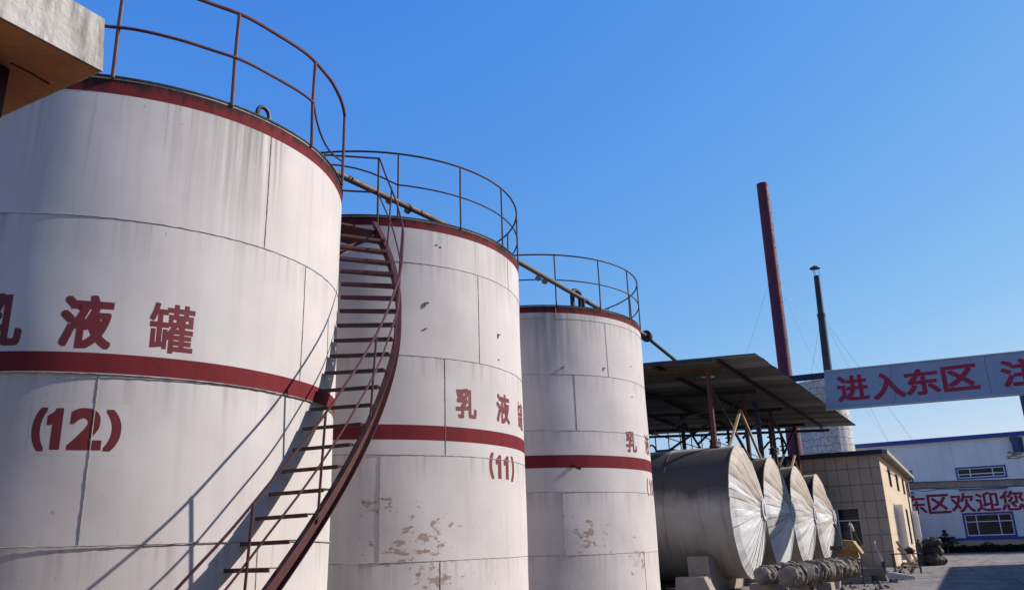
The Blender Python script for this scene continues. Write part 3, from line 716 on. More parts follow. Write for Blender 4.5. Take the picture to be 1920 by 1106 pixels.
fs = [(i * (cols + 1) + k, i * (cols + 1) + k + 1, (i + 1) * (cols + 1) + k + 1, (i + 1) * (cols + 1) + k) for i in range(m - 1) for k in range(cols)]
mb.add(vs, fs); mb.build('roof_sheet', M['roofsheet'], t)
for x in (-6.75, -9.05, -11.5, -14.0, -16.6):
    mb = MB(); mb.beam((x, 27.75, roofz(x, 27.75) - .08), (x + .5, 48.1, roofz(x + .5, 48.1) - .08), 0.11, 0.12); mb.build('purlin', M['dark_brace'], t)
for i, s in enumerate(HS):
    y = s - 0.45; x0, x1 = -7.0, -17.0
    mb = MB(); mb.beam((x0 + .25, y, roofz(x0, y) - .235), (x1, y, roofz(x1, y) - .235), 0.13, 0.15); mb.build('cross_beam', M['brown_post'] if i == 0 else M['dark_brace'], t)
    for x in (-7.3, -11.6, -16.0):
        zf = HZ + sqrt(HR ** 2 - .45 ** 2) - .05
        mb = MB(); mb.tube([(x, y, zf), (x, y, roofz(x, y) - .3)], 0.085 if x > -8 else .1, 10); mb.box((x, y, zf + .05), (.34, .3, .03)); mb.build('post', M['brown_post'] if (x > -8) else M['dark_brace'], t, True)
mb = MB(); mb.beam((-6.9, 27.62, roofz(-6.9, 27.62) - .06), (-17, 27.7, roofz(-17, 27.7) - .06), .05, .1); mb.build('edge_beam', M['dark_brace'], t)
mb = MB(); y = 48.2; mb.beam((-5.9, y, roofz(-5.9, y) - .23), (-16.8, y, roofz(-16.8, y) - .23), .12, .14); mb.build('cross_beam', M['dark_brace'], t)
# inverted V prop between the first two tanks, X brace between the last two
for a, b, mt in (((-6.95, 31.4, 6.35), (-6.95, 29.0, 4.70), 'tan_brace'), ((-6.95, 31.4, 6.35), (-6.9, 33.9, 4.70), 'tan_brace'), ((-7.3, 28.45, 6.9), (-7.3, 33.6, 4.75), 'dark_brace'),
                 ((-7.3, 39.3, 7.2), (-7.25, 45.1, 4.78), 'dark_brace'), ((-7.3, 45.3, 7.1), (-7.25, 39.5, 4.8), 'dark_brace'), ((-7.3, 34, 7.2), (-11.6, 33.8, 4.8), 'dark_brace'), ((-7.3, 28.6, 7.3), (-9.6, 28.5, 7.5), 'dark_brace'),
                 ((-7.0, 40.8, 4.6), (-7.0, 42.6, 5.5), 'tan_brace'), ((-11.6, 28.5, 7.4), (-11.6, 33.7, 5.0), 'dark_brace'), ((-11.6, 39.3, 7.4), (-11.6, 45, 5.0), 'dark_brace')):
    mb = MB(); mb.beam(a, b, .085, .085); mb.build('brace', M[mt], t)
lt = thing('canopy_light', 'small pale strip light under the canopy roof', 'light fitting', (-7.75, 30.2, 7.3))
mb = MB(); z = roofz(-7.75, 30.2) - .16; mb.box((-7.75, 30.2, z), (.5, .12, .06), radians(40)); mb.build('housing', M['white_frame'], lt)
mb = MB(); mb.tube([(-7.75, 30.2, z + .03), (-7.75, 30.2, z + .18)], .012, 6); mb.build('hanger', M['dark_brace'], lt)

def walkrail(x, y0, y1, z, label):
    t = thing('walkway_rail', label, 'railing', (x, y0, z), 'thin walkway railings above the horizontal tanks')
    k = int((y1 - y0) / 1.45) + 1
    for i in range(k):
        y = y0 + (y1 - y0) * i / (k - 1); mb = MB(); mb.tube([(x, y, z - .1), (x, y, z + 1.1)], .022, 6); mb.build('post', M['black_steel'], t)
    for h in (.55, 1.1):
        mb = MB(); mb.tube([(x, y0, z + h), (x, y1, z + h)], .02, 6); mb.build('rail', M['black_steel'], t)
    mb = MB(); mb.box((x + .3, (y0 + y1) / 2, z - .06), (.7, y1 - y0, .05)); mb.build('walkway', M['dark_brace'], t)
walkrail(-9.6, 28.9, 46.2, 4.86, 'thin black walkway railing above the tanks, closer to the cone ends')
walkrail(-13.6, 28.9, 46.2, 4.86, 'thin black walkway railing above the tanks, behind the rear canopy posts')
def valve(x, y, label):
    t = thing('valve_pipe', label, 'valve pipe', (x, y, HZ + HR), 'black valve pipes on the horizontal tanks')
    mb = MB(); mb.tube([(x, y, 4.65), (x, y, 6.9)], .07, 10); mb.build('riser', M['black_steel'], t, True)
    mb = MB()
    for z in (5.25, 5.45, 6.0, 6.2): mb.lathe([(.02, 0), (.16, 0), (.16, .05), (.02, .05)], 16, (x, y, z))
    mb.lathe([(.07, .0), (.13, .05), (.13, .12), (.07, .17)], 12, (x, y, 5.28)); mb.build('valve_body', M['black_steel'], t)
    mb = MB(); mb.tube([(x + .26 + .0, y + .16 * cos(2 * pi * k / 20), 5.38 + .16 * sin(2 * pi * k / 20)) for k in range(20)], .018, 6, closed=True); mb.tube([(x, y, 5.38), (x + .26, y, 5.38)], .018, 6); mb.tube([(x + .26, y - .16, 5.38), (x + .26, y + .16, 5.38)], .012, 6); mb.build('handwheel', M['black_steel'], t, True)
    mb = MB(); mb.tube([(x, y, 6.6), (x - .1, y - .5, 6.62), (x - .2, y - 2.6, 6.2), (x - .3, y - 4.2, 5.6)], .05, 8); mb.build('branch_pipe', M['black_steel'], t, True)
valve(-7.25, 38.3, 'black pipe with stacked valves rising from the third horizontal tank')
valve(-7.9, 44.7, 'black pipe with stacked valves rising from the farthest horizontal tank')
valve(-9.3, 38.9, 'black pipe with stacked valves beside the near walkway railing on the third tank')
valve(-8.6, 33.2, 'black pipe with stacked valves rising from the second horizontal tank')

# ------------------------------------------------------------------ lagged pipes on blocks in front of the cone ends
def lagged(p0, p1, r, mats, label, seed, ends=True):
    rnd = random.Random(seed); p0 = Vector(p0); p1 = Vector(p1); L = (p1 - p0).length; d = (p1 - p0).normalized(); u = d.cross(Vector((0, 0, 1))).normalized(); w = u.cross(d)
    t = thing('lagged_pipe', label, 'insulated pipe', (p0.x, p0.y, 0), 'rag-wrapped pipes on concrete blocks')
    mb = MB(); n = int(L / 0.012); seg = 40; ph = 0; vs = []; fs = []; wraps = []
    s = 0
    while s < L + .3: wraps.append(s); s += rnd.uniform(.16, .34)
    for i in range(n + 1):
        s = L * i / n
        k = max(j for j, ws in enumerate(wraps) if ws <= s); f = (s - wraps[k]) / max(.01, (wraps[min(k + 1, len(wraps) - 1)] - wraps[k]) or .2)
        rr0 = r * (0.88 + 0.2 * (1 - f) ** 1.5 + 0.07 * sin(k * 2.7))
        for j in range(seg):
            a = 2 * pi * j / seg; rr = rr0 * (1 + 0.05 * sin(a * 3 + k * 1.9) + 0.035 * sin(a * 1.0 - s * 2 * pi / .075) + 0.03 * sin(a * 7 + s * 23 + k) + 0.028 * rnd.uniform(-1, 1)) * (1 if s > .1 else .55 + .45 * sqrt(s / .1)) * (1 if s < L - .1 else .6 + .4 * (L - s) / .1)
            off = 0.05 * sin(a + k)
            vs.append(p0 + d * (s + off) + (u * cos(a) + w * sin(a)) * rr + Vector((0, 0, -.02 * sin(s * 2.1))))
    for i in range(n):
        for j in range(seg): fs.append((i * seg + j, i * seg + (j + 1) % seg, (i + 1) * seg + (j + 1) % seg, (i + 1) * seg + j))
    fs.append(tuple(range(seg))); fs.append(tuple(n * seg + j for j in range(seg)))
    mb.add(vs, fs); mb.build('wrapping', M[mats[0]], t, True)
    mb = MB(); mb.tube([p1 - d * .1, p1 + d * .22], r * .36, 14); mb.build('bare_end', M['steel_pale'], t, True)
    for k in range(int(L * 7)):     # loose rag ends
        pass
    mb = MB()
    for k in range(int(L * 26)):
        s = rnd.uniform(0, L); a = rnd.uniform(0, 2 * pi); c = p0 + d * s + (u * cos(a) + w * sin(a)) * r * 1.0
        o = (u * cos(a) + w * sin(a)); tl = d * rnd.uniform(.03, .12) + o * rnd.uniform(.0, .06) + Vector((0, 0, -rnd.uniform(.0, .06))); sd = d.cross(o) * rnd.uniform(.03, .09)
        mb.add([c - sd, c + sd, c + sd * .6 + tl, c - sd * .5 + tl * .8], [(0, 1, 2, 3)])
    mb.build('loose_rag', M[mats[0]], t)['kind'] = 'stuff'
    if len(mats) > 1:
        mb = MB(); mb.tube([p0 + d * (L * .12), p0 + d * (L * .145), p0 + d * (L * .22), p0 + d * (L * .235)], [r * .98, r * 1.1, r * 1.1, r * .99], 24); mb.build('tarred_band', M[mats[1]], t, True)
    return t
lagged((-4.32, 22.7, .66), (-3.38, 28.6, .66), .27, ['rope', 'rope_dark'], 'thick rag-wrapped pipe in front, dark tarred band near its end', 3)
lagged((-5.35, 24.3, .62), (-3.95, 31.0, .66), .24, ['rope'], 'rag-wrapped pipe behind the thicker one, close under the cone ends', 5)
for i, (x, y, dx, l) in enumerate([(-5.35, 25.3, 1.05, 'concrete block under the wrapped pipes, nearest the cone end'), (-4.42, 25.0, .56, 'middle concrete block under the wrapped pipes'), (-3.82, 25.4, .42, 'concrete block under the wrapped pipes, nearest the road')]):
    mb = MB(); z = .36
    mb.hexa([(x - dx / 2, y - .3, 0), (x + dx / 2, y - .3, 0), (x + dx / 2, y + .45, 0), (x - dx / 2, y + .45, 0)], [(x - dx / 2 + .02, y - .26, z), (x + dx / 2 - .02, y - .27, z + .01), (x + dx / 2 - .02, y + .42, z), (x - dx / 2 + .02, y + .42, z)])
    tag(mb.build('concrete_block', M['concrete'], origin=(x, y, 0)), l, 'concrete block', 'concrete blocks under the wrapped pipes')
#%%FAR
# ------------------------------------------------------------------ tiled building
def wall_sheet(mb, o, u, nrm, U, Z, holes, depth):
    """wall face with real openings: o origin, u unit along the wall, nrm outward; holes (u0,u1,z0,z1)"""
    o, u, nrm = Vector(o), Vector(u), Vector(nrm); zz = Vector((0, 0, 1))
    us = sorted({U[0], U[1]} | {h[0] for h in holes} | {h[1] for h in holes}); zs = sorted({Z[0], Z[1]} | {h[2] for h in holes} | {h[3] for h in holes})
    P = lambda a, b, d=0.0: o + u * a + zz * b - nrm * d
    for i in range(len(us) - 1):
        for j in range(len(zs) - 1):
            cu, cz_ = (us[i] + us[i + 1]) / 2, (zs[j] + zs[j + 1]) / 2
            if any(h[0] < cu < h[1] and h[2] < cz_ < h[3] for h in holes): continue
            mb.add([P(us[i], zs[j]), P(us[i + 1], zs[j]), P(us[i + 1], zs[j + 1]), P(us[i], zs[j + 1])], [(0, 1, 2, 3)])
    for (a, b, c, d) in holes:
        mb.add([P(a, c), P(a, d), P(a, d, depth), P(a, c, depth)], [(0, 1, 2, 3)]); mb.add([P(b, c), P(b, d), P(b, d, depth), P(b, c, depth)], [(0, 1, 2, 3)])
        mb.add([P(a, c), P(b, c), P(b, c, depth), P(a, c, depth)], [(0, 1, 2, 3)]); mb.add([P(a, d), P(b, d), P(b, d, depth), P(a, d, depth)], [(0, 1, 2, 3)])
def window(parent, o, u, nrm, h, depth, bars_u=(), bars_z=(), fw=0.06, mat='white_frame', trim=None, sticker=None):
    o, u, nrm = Vector(o), Vector(u), Vector(nrm); zz = Vector((0, 0, 1)); a, b, c, d = h
    P = lambda x, z, dd: o + u * x + zz * z - nrm * dd
    mb = MB(); t0, t1 = depth - 0.05, depth - 0.002
    def bar(x0, x1, z0, z1, q0=t0, q1=t1):
        mb.hexa([P(x0, z0, q1), P(x1, z0, q1), P(x1, z0, q0), P(x0, z0, q0)], [P(x0, z1, q1), P(x1, z1, q1), P(x1, z1, q0), P(x0, z1, q0)])
    bar(a, a + fw, c, d); bar(b - fw, b, c, d); bar(a + fw, b - fw, c, c + fw); bar(a + fw, b - fw, d - fw, d)
    for (x, z0, z1) in bars_u: bar(x - fw / 2, x + fw / 2, z0, z1, t0 + .004)
    for z in bars_z: bar(a + fw, b - fw, z - fw / 2, z + fw / 2, t0 + .008)
    w = mb.build('window', M[mat], parent)
    mb = MB(); mb.add([P(a, c, t1 - .012), P(b, c, t1 - .012), P(b, d, t1 - .012), P(a, d, t1 - .012)], [(0, 1, 2, 3)]); mb.build('pane', M['glass'], w)
    if trim:
        mb = MB(); q0, q1, k = -.03, -.002, trim
        bar_ = lambda x0, x1, z0, z1: mb.hexa([P(x0, z0, q1), P(x1, z0, q1), P(x1, z0, q0), P(x0, z0, q0)], [P(x0, z1, q1), P(x1, z1, q1), P(x1, z1, q0), P(x0, z1, q0)])
        bar_(a - k, a, c - k, d + k); bar_(b, b + k, c - k, d + k); bar_(a, b, d, d + k); bar_(a, b, c - k, c)
        mb.build('trim', M['blue_trim'], w)
    return w
BX, BY, BH, BL, BW = -3.59, 47.92, 5.73, 25.0, 12.0
t = thing('tiled_building', 'beige tiled single storey building with dark flat roof edge behind the horizontal tanks', 'building', (BX, BY, 0))
front = [(BW - 2.51, BW - 1.37, 1.03, 3.04)]
o = (BX - BW, BY, 0)
mb = MB(); wall_sheet(mb, o, (1, 0, 0), (0, -1, 0), (0, BW), (0, BH), front, .12)
side = [(4.75, 5.95, .15, 3.28), (4.7, 6.7, 4.28, 5.40), (9.7, 12.0, 1.05, 3.28), (10.6, 12.8, 4.28, 5.40), (15.3, 17.5, .9, 3.25), (16.6, 18.8, 4.3, 5.40), (20.4, 22.0, .15, 3.25), (22.3, 24.6, 4.3, 5.40)]
oB = (BX, BY, 0)
mbs = MB(); wall_sheet(mbs, oB, (0, 1, 0), (1, 0, 0), (0, BL), (0, BH), side, .10)
mbs.add([(BX, BY + BL, 0), (BX - BW, BY + BL, 0), (BX - BW, BY + BL, BH), (BX, BY + BL, BH)], [(0, 1, 2, 3)]); mbs.add([(BX - BW, BY, 0), (BX - BW, BY + BL, 0), (BX - BW, BY + BL, BH), (BX - BW, BY, BH)], [(0, 1, 2, 3)])
mb.build('front_wall', M['tile'], t); mbs.build('side_wall', M['sunlit_tile'] if 'sunlit_tile' in M else M['tile'], t)
h = front[0]; window(t, o, (1, 0, 0), (0, -1, 0), h, .12, [((h[0] + h[1]) / 2, h[2], 2.35)], [2.38], .055)
for k, h in enumerate(side):
    if k in (0, 6):
        mb = MB(); mb.box((BX - .07, BY + (h[0] + h[1]) / 2, (h[2] + h[3]) / 2), (.05, h[1] - h[0] - .02, h[3] - h[2] - .02)); dr = mb.build('door', M['white_frame'], t)
        mb = MB(); mb.tube([(BX + .0, BY + h[0] + .15, 1.5), (BX + .0, BY + h[0] + .15, 1.75)], .02, 6); mb.build('handle', M['black_steel'], dr)
        mb = MB(); mb.box((BX + .25, BY + h[0] + .02, (h[2] + h[3]) / 2), (.52, .04, h[3] - h[2] - .1), radians(-20)); mb.build('door_leaf', M['white_frame'], t)
    else: window(t, oB, (0, 1, 0), (1, 0, 0), h, .10, (), (), .05, 'dark_void')
mb = MB(); mb.box((BX - BW / 2, BY - .13, BH + .12), (BW + .5, .26, .24)); mb.build('roof_edge', simple('dark blue roof edge', (.02, .022, .045), .6), t)
mb = MB(); mb.box((BX + .16, BY + BL / 2 - .0, BH + .118), (.62, BL - .006, .23)); mb.build('cornice', M['concrete'], t)
mb = MB(); mb.box((BX - BW / 2 - .2, BY + BL / 2, BH + .06), (BW - .4, BL - .02, .12)); mb.build('roof', M['concrete'], t)
mb = MB(); mb.tube([(BX + .1, BY + 4.0, 5.2), (BX + .12, BY + 14, 5.32)], .035, 6); mb.tube([(BX + .25, BY + 16.5, .1), (BX + .25, BY + 16.5, 5.3)], .05, 8); mb.build('wall_pipe', M['seam_dark'], t)
mb = MB(); c0 = Vector((BX - .42, BY - .012, 1.72))
mb.add([c0 + Vector((.13 * cos(2 * pi * k / 20), y_, .15 * sin(2 * pi * k / 20))) for y_ in (-.01, .01) for k in range(20)], [tuple(range(20)), tuple(range(39, 19, -1))] + [(k, (k + 1) % 20, 20 + (k + 1) % 20, 20 + k) for k in range(20)]); mb.build('wall_plate', M['canopy_white'], t)

# ------------------------------------------------------------------ gate sign across the road
SY = 38.4
t = thing('gate_sign', 'long pale blue gate sign with red writing spanning the road', 'sign', (2.83, SY, 0))
mb = MB(); mb.hexa([(-4.704, SY, 7.043), (6.144, SY, 6.832), (6.144, SY + .25, 6.832), (-4.704, SY + .25, 7.043)], [(-4.56, SY, 8.723), (6.144, SY, 8.512), (6.144, SY + .25, 8.512), (-4.56, SY + .25, 8.723)]); sb = mb.build('board', M['canopy_white'], t)
mb = MB(); mb.beam((-7.872, SY + .12, 8.637), (-4.589, SY + .12, 8.579), .2, .26); mb.build('side_beam', simple('dark blue beam', (.018, .02, .06), .6), t)
mb = MB(); mb.beam((-4.57, SY + .12, 8.752), (6.144, SY + .12, 8.541), .32, .05); mb.beam((-4.704, SY + .12, 7.019), (6.144, SY + .12, 6.808), .32, .04); mb.build('edge_trim', M['steel_pale'], sb)
for x in (-1.824, 1.776):
    mb = MB(); mb.box((x, SY - .004, 7.82 - .02 * x), (.02, .008, 1.54)); mb.build('panel_joint', M['seam_dark'], sb)
for x in (2.832, -7.776):
    mb = MB(); mb.beam((x, SY + .12, 0), (x, SY + .12, 6.813 if x > 0 else 8.512), .2, .2); mb.build('post', simple('blue grey post', (.06, .08, .14), .6), t)
sp_ = simple('brushed red sign paint', (.33, .018, .045), .6, 0, .4, 5, (.24, .012, .035), bumps=0)
for ch, x0, x1, z0, z1 in (('进', -4.128, -2.813, 7.283, 8.435), ('入', -2.688, -1.373, 7.226, 8.378), ('东', -1.363, -0.0192, 7.235, 8.378), ('区', 0.0768, 1.44, 7.254, 8.339), ('注', 2.246, 3.552, 7.187, 8.32)):
    mb = MB(); flat_text(mb, ch, x1 - x0, z1 - z0, (x0 + x1) / 2, SY - .006, (z0 + z1) / 2, .03); mb.build('painted_character', sp_, sb)

# ------------------------------------------------------------------ far white hall
WY = 80.0
t = thing('white_hall', 'long white panel-clad hall with blue trim and red writing at the road end', 'building', (2, WY, 0))
X0, X1 = -8.2, 16.0
ups = [(-.02 + 7.1 * k, 3.48 + 7.1 * k, 5.98, 6.76) for k in (-1, 0, 1)]; los = [(-.13 + 7.1 * k, 3.3 + 7.1 * k, 1.28, 2.98) for k in (-1, 0, 1)]
holes = [(a - X0, b - X0, c, d) for a, b, c, d in ups + los]
mb = MB(); o = (X0, WY, 0); wall_sheet(mb, o, (1, 0, 0), (0, -1, 0), (0, X1 - X0), (.9, 9.22), holes, .12)
mb.add([(X0, WY, .9), (X0, WY + 30, .9), (X0, WY + 30, 9.2), (X0, WY, 9.22)], [(0, 1, 2, 3)]); mb.add([(X1, WY, .9), (X1, WY + 30, .9), (X1, WY + 30, 9.2), (X1, WY, 9.22)], [(0, 1, 2, 3)])
mb.build('wall', M['panel'], t)
mb = MB(); mb.box(((X0 + X1) / 2, WY + 15, .449), (X1 - X0 + .1, 30.1, .898)); mb.build('plinth', M['cream'], t)
mb = MB(); mb.box(((X0 + X1) / 2, WY - .05, 1.03), (X1 - X0, .09, .2)); mb.build('blue_skirting', M['blue_trim'], t)
mb = MB(); mb.box(((X0 + X1) / 2, WY - .06, 9.33), (X1 - X0 + .3, .4, .34)); mb.build('roof_trim', M['blue_trim'], t)
mb = MB(); mb.add([(X0, WY, 9.23), (X1, WY, 9.23), (X1, WY + 15, 10.0), (X0, WY + 15, 10.0), (X1, WY + 30, 9.2), (X0, WY + 30, 9.2)], [(0, 1, 2, 3), (3, 2, 4, 5)]); mb.build('roof', M['duct'], t)
for (a, b, c, d) in holes[:3]: window(t, o, (1, 0, 0), (0, -1, 0), (a, b, c, d), .12, [(a + .95, c, d), (a + 2.62, c, d)], [c + .3], .07, trim=.12)
for (a, b, c, d) in holes[3:]: window(t, o, (1, 0, 0), (0, -1, 0), (a, b, c, d), .12, [(a + .85, c, d), (a + 2.5, c, d)], [c + 1.12], .07, trim=.15)
wp_ = simple('deep red wall paint', (.30, .02, .05), .6, 0, .3, 2, bumps=0)
for ch, x0, x1 in (('东', -4.5, -2.83), ('区', -2.75, -1.0), ('欢', -.98, .84), ('迎', .9, 2.66), ('您', 2.7, 4.45)):
    mb = MB(); flat_text(mb, ch, x1 - x0, 1.6, (x0 + x1) / 2, WY - .012, 3.98, .028); mb.build('painted_character', wp_, t)
mb = MB(); mb.box((1.65, WY - .16, 5.02), (3.6, .32, .08)); mb.box((-5.4, WY - .16, 5.02), (3.6, .32, .08)); mb.build('window_hood', M['blue_trim'], t)
mb = MB(); mb.add([(4.25, WY - .01, 9.05), (5.2, WY - .01, 9.05), (5.2, WY - .01, 7.75), (4.55, WY - .01, 7.9)], [(0, 1, 2, 3)]); mb.box((4.62, WY - .3, 8.45), (.5, .56, 1.25)); mb.build('vent_hood', simple('blue vent hood', (.03, .06, .13), .5), t)
mb = MB(); rnd = random.Random(4)
for i in range(7):
    for k in range(5 + i % 3):
        if rnd.random() < .75: mb.box((3.9 + k * .2 + (i % 2) * .1, WY - .01, 7.35 + i * .09), (.17, .03, .07))
mb.build('bare_brick', M['brick'], t)
t = thing('pipe_bridge', 'grey dusty pipe bridge running across in front of the white hall', 'pipe bridge', (-3, 74, 0))
mb = MB(); mb.beam((-6.2, 74, 5.38), (14, 74, 4.78), .8, .5); mb.build('duct', M['duct'], t)
mb = MB(); mb.beam((-6.2, 73.58, 5.62), (14, 73.58, 5.02), .06, .07); mb.beam((-6.2, 73.58, 5.10), (14, 73.58, 4.50), .06, .07); mb.build('side_rail', M['pipe_grey'], t)
mb = MB(); pts = [(-3.6 + .5 * i, 73.5, 5.02 - .03 * i - .16 * sin(pi * min(1, i / 4.0))) for i in range(9)]; mb.tube(pts, .025, 5); mb.build('cable', M['black_steel'], t)
for x in (-3.75, 11.5):
    mb = MB(); mb.beam((x, 74, 0), (x, 74, 5.0), .22, .22); mb.build('post', M['duct'], t)

# ------------------------------------------------------------------ tower and chimneys
t = thing('stone_tower', 'round rubble stone tower behind the tiled building', 'tower', (-9.75, 77.2, 0))
mb = MB(); R0 = 2.18
mb.lathe([(R0 * 1.06, 0), (R0 * 1.03, 5), (R0, 9), (R0 * .975, 14.9), (R0 * .9, 15.0), (.02, 15.05)], 64, (-9.75, 77.2, 0))
for v in mb.v:
    a = atan2(v.y - 77.2, v.x + 9.75); k = .03 * sin(a * 19 + v.z * 3); v.x += cos(a) * k; v.y += sin(a) * k
mb.build('stone_wall', M['stone'], t, True)
t = thing('red_chimney', 'tall dull red steel chimney, the taller of the two', 'chimney', (-13.75, 84, 0))
mb = MB(); mb.lathe([(.72, 0), (.70, 9), (.655, 18), (.61, 38.2), (.62, 38.3), (.62, 38.45), (.5, 38.45), (.5, 37.6), (.01, 37.6)], 40, (-13.75, 84, 0))
for v in mb.v: v.x += (v.z / 38.0) * .43 - .1
mb.build('stack', M['chimney_red'], t, True)
mb = MB()
for i in range(18):
    z = 3 + i * 2.0; x = -13.85 + z / 38 * .43; r = .66
    for a in (-40, -10): mb.box(pol((x, 84), r + .03, a, z), (.07, .07, .09), radians(a))
mb.build('step_iron', M['steel_pale'], t)
for z, x1, y1, z1 in ((28.4, -26, 90, 4), (28.4, -4.5, 88, 8), (28.4, -8, 83, 9)):
    mb = MB(); mb.tube([(-13.6, 84, z), (x1, y1, z1)], .011, 4); mb.build('guy_wire', M['wire'], t)
t = thing('black_flue', 'thinner black flue with a small conical cap, behind the gate sign', 'chimney', (-9.3, 82, 0))
mb = MB(); cx = -9.35
mb.lathe([(.42, 0), (.40, 17), (.36, 22.2), (.40, 22.25), (.40, 22.6), (.31, 22.65), (.29, 26.5), (.25, 26.5), (.25, 25.8), (.01, 25.8)], 28, (cx, 82, 0))
for v in mb.v: v.x += (v.z - 17) * .028
mb.build('pipe', M['chimney_black'], t, True)
for a in (20, 140, 260):
    mb = MB(); x = cx + .27; mb.tube([pol((x, 82), .26, a, 26.45), pol((x - .05, 82), .36, a, 27.3)], .03, 5); mb.build('cap_strut', M['black_steel'], t)
mb = MB(); mb.lathe([(.52, 27.3), (.5, 27.36), (.05, 27.62), (.01, 27.62)], 24, (cx + .2, 82, 0)); mb.lathe([(.52, 27.3), (.01, 27.34)], 24, (cx + .2, 82, 0)); mb.build('cap', M['black_steel'], t)
for x1, y1, z1 in ((-12.8, 84, 12), (-5.0, 86, 9), (-3.0, 79, 9.4)):
    mb = MB(); mb.tube([(cx + .15, 82, 22.4), (x1, y1, z1)], .010, 4); mb.build('guy_wire', M['wire'], t)

# ------------------------------------------------------------------ planting in front of the hall
def leaves(mb, c, rad, n, size, rnd, flat=1.0):
    for _ in range(n):
        while True:
            p = Vector((rnd.uniform(-1, 1), rnd.uniform(-1, 1), rnd.uniform(-1, 1)))
            if p.length < 1: break
        if rnd.random() < .6: p = p.normalized() * rnd.uniform(.7, 1.0)
        q = Vector(c) + Vector((p.x * rad[0], p.y * rad[1], p.z * rad[2]))
        a = Vector((rnd.gauss(0, 1), rnd.gauss(0, 1), rnd.gauss(0, flat))).normalized(); b = a.orthogonal().normalized(); s = size * rnd.uniform(.6, 1.4)
        mb.add([q - a * s, q + b * s * .45, q + a * s, q - b * s * .45], [(0, 1, 2, 3)])
rnd = random.Random(9)
t = thing('clipped_hedge', 'low dark clipped hedge along the foot of the white hall', 'hedge', (2, 78.3, 0))
mb = MB()
for i in range(62): leaves(mb, (-4.2 + i * .3, 78.3 + rnd.uniform(-.1, .1), .27), (.34, .5, .28 + .06 * sin(i * 1.7)), 190, .10, rnd)
mb.build('foliage', M['leaf'], t)
mb = MB()
for i in range(24): mb.tube([(-4 + i * .78, 78.3, 0), (-4 + i * .78 + rnd.uniform(-.1, .1), 78.3, .45)], .02, 5)
mb.build('stem', M['bark'], t)
t = thing('small_pine', 'small dark pine with layered branches in front of the white hall', 'tree', (-1.75, 77.2, 0))
mb = MB(); mb.tube([(-1.75, 77.2, 0), (-1.72, 77.2, .8), (-1.8, 77.2, 1.75)], [.07, .05, .015], 7)
for a, z, l in ((10, .8, .75), (170, .9, .7), (60, 1.1, .5), (200, 1.25, .45), (330, 1.3, .4)): mb.tube([(-1.75, 77.2, z), (-1.75 + l * cos(radians(a)), 77.2 + l * sin(radians(a)), z + .12)], [.03, .012], 5)
mb.build('trunk', M['bark'], t)
mb = MB()
for (dx, dz, rx, rz_) in ((-.45, .85, .42, .14), (.45, .8, .5, .14), (0, .62, .5, .15), (-.3, 1.2, .36, .11), (.32, 1.18, .36, .11), (0, 1.45, .26, .12), (-.04, 1.7, .14, .12), (0, 1.0, .3, .12)): leaves(mb, (-1.75 + dx, 77.2, dz), (rx, rx, rz_), 240, .055, rnd, .5)
mb.build('crown', M['needle'], t)
for k, (x, r, l) in enumerate(((1.15, .45, 'rounded dark shrub before the hall hedge, below the large lower window'), (-3.0, .5, 'rounded dark shrub before the hall hedge, at the tiled building end'))):
    t = thing('round_shrub', l, 'shrub', (x, 77.3, 0), 'rounded shrubs by the hedge'); mb = MB(); leaves(mb, (x, 77.3, .4), (r * 1.3, r, .42), 700, .055, rnd); mb.build('foliage', M['leaf'], t)
    mb = MB(); mb.tube([(x, 77.3, 0), (x, 77.3, .4)], .03, 5); mb.build('stem', M['bark'], t)

# ------------------------------------------------------------------ yard clutter
def lump(c, rad, seed, n=14, m=9, k=.16):
    rnd = random.Random(seed); mb = MB(); vs = []; fs = []; ph = [rnd.uniform(0, 6) for _ in range(6)]
    for i in range(m + 1):
        th = pi * i / m
        for j in range(n):
            a = 2 * pi * j / n; r = 1 + k * (sin(a * 3 + ph[0] + th * 2) + sin(a * 5 + ph[1] - th * 3) * .6 + sin(th * 5 + ph[2] + a) * .5) + rnd.uniform(-.05, .05)
            vs.append((c[0] + rad[0] * r * sin(th) * cos(a), c[1] + rad[1] * r * sin(th) * sin(a), max(.004, c[2] + rad[2] * r * cos(th))))
    for i in range(m):
        for j in range(n): fs.append((i * n + j, i * n + (j + 1) % n, (i + 1) * n + (j + 1) % n, (i + 1) * n + j))
    return mb.add(vs, fs)
t = thing('scrap_heap', 'dark waist-high heap of scrap and sacks at the far corner of the tiled building', 'scrap heap', (-1.95, 49.2, 0))
for i, (x, y, z, r) in enumerate([(-2.2, 49.0, .25, .36), (-1.8, 48.7, .28, .38), (-1.55, 49.2, .25, .30), (-2.1, 49.1, .68, .34), (-1.65, 49.0, .72, .33), (-1.85, 49.05, 1.1, .33), (-1.6, 48.85, 1.15, .24), (-2.15, 48.9, 1.05, .22)]):
    lump((x, y, z), (r, r * .9, r * .8), 40 + i, 22, 14, .13).build('sack', M['scrap'], t, True)
mb = MB()
for i in range(16): x = random.uniform(-2.4, -1.5); mb.tube([(x, 48.8 + random.uniform(0, .5), random.uniform(.1, .8)), (x + random.uniform(-.3, .3), 48.8 + random.uniform(-.2, .5), random.uniform(.9, 1.45))], .014, 5)
mb.build('bent_rod', M['rail_dark'], t)
t = thing('gas_cylinder', 'dark steel gas cylinder standing at the tiled building wall', 'gas cylinder', (-2.42, 48.6, 0))
mb = MB(); mb.lathe([(.01, 0), (.16, 0), (.165, .03), (.165, 1.0), (.14, 1.13), (.06, 1.2), (.05, 1.2)], 20, (-2.42, 48.6, 0)); mb.build('cylinder', M['scrap'], t, True)
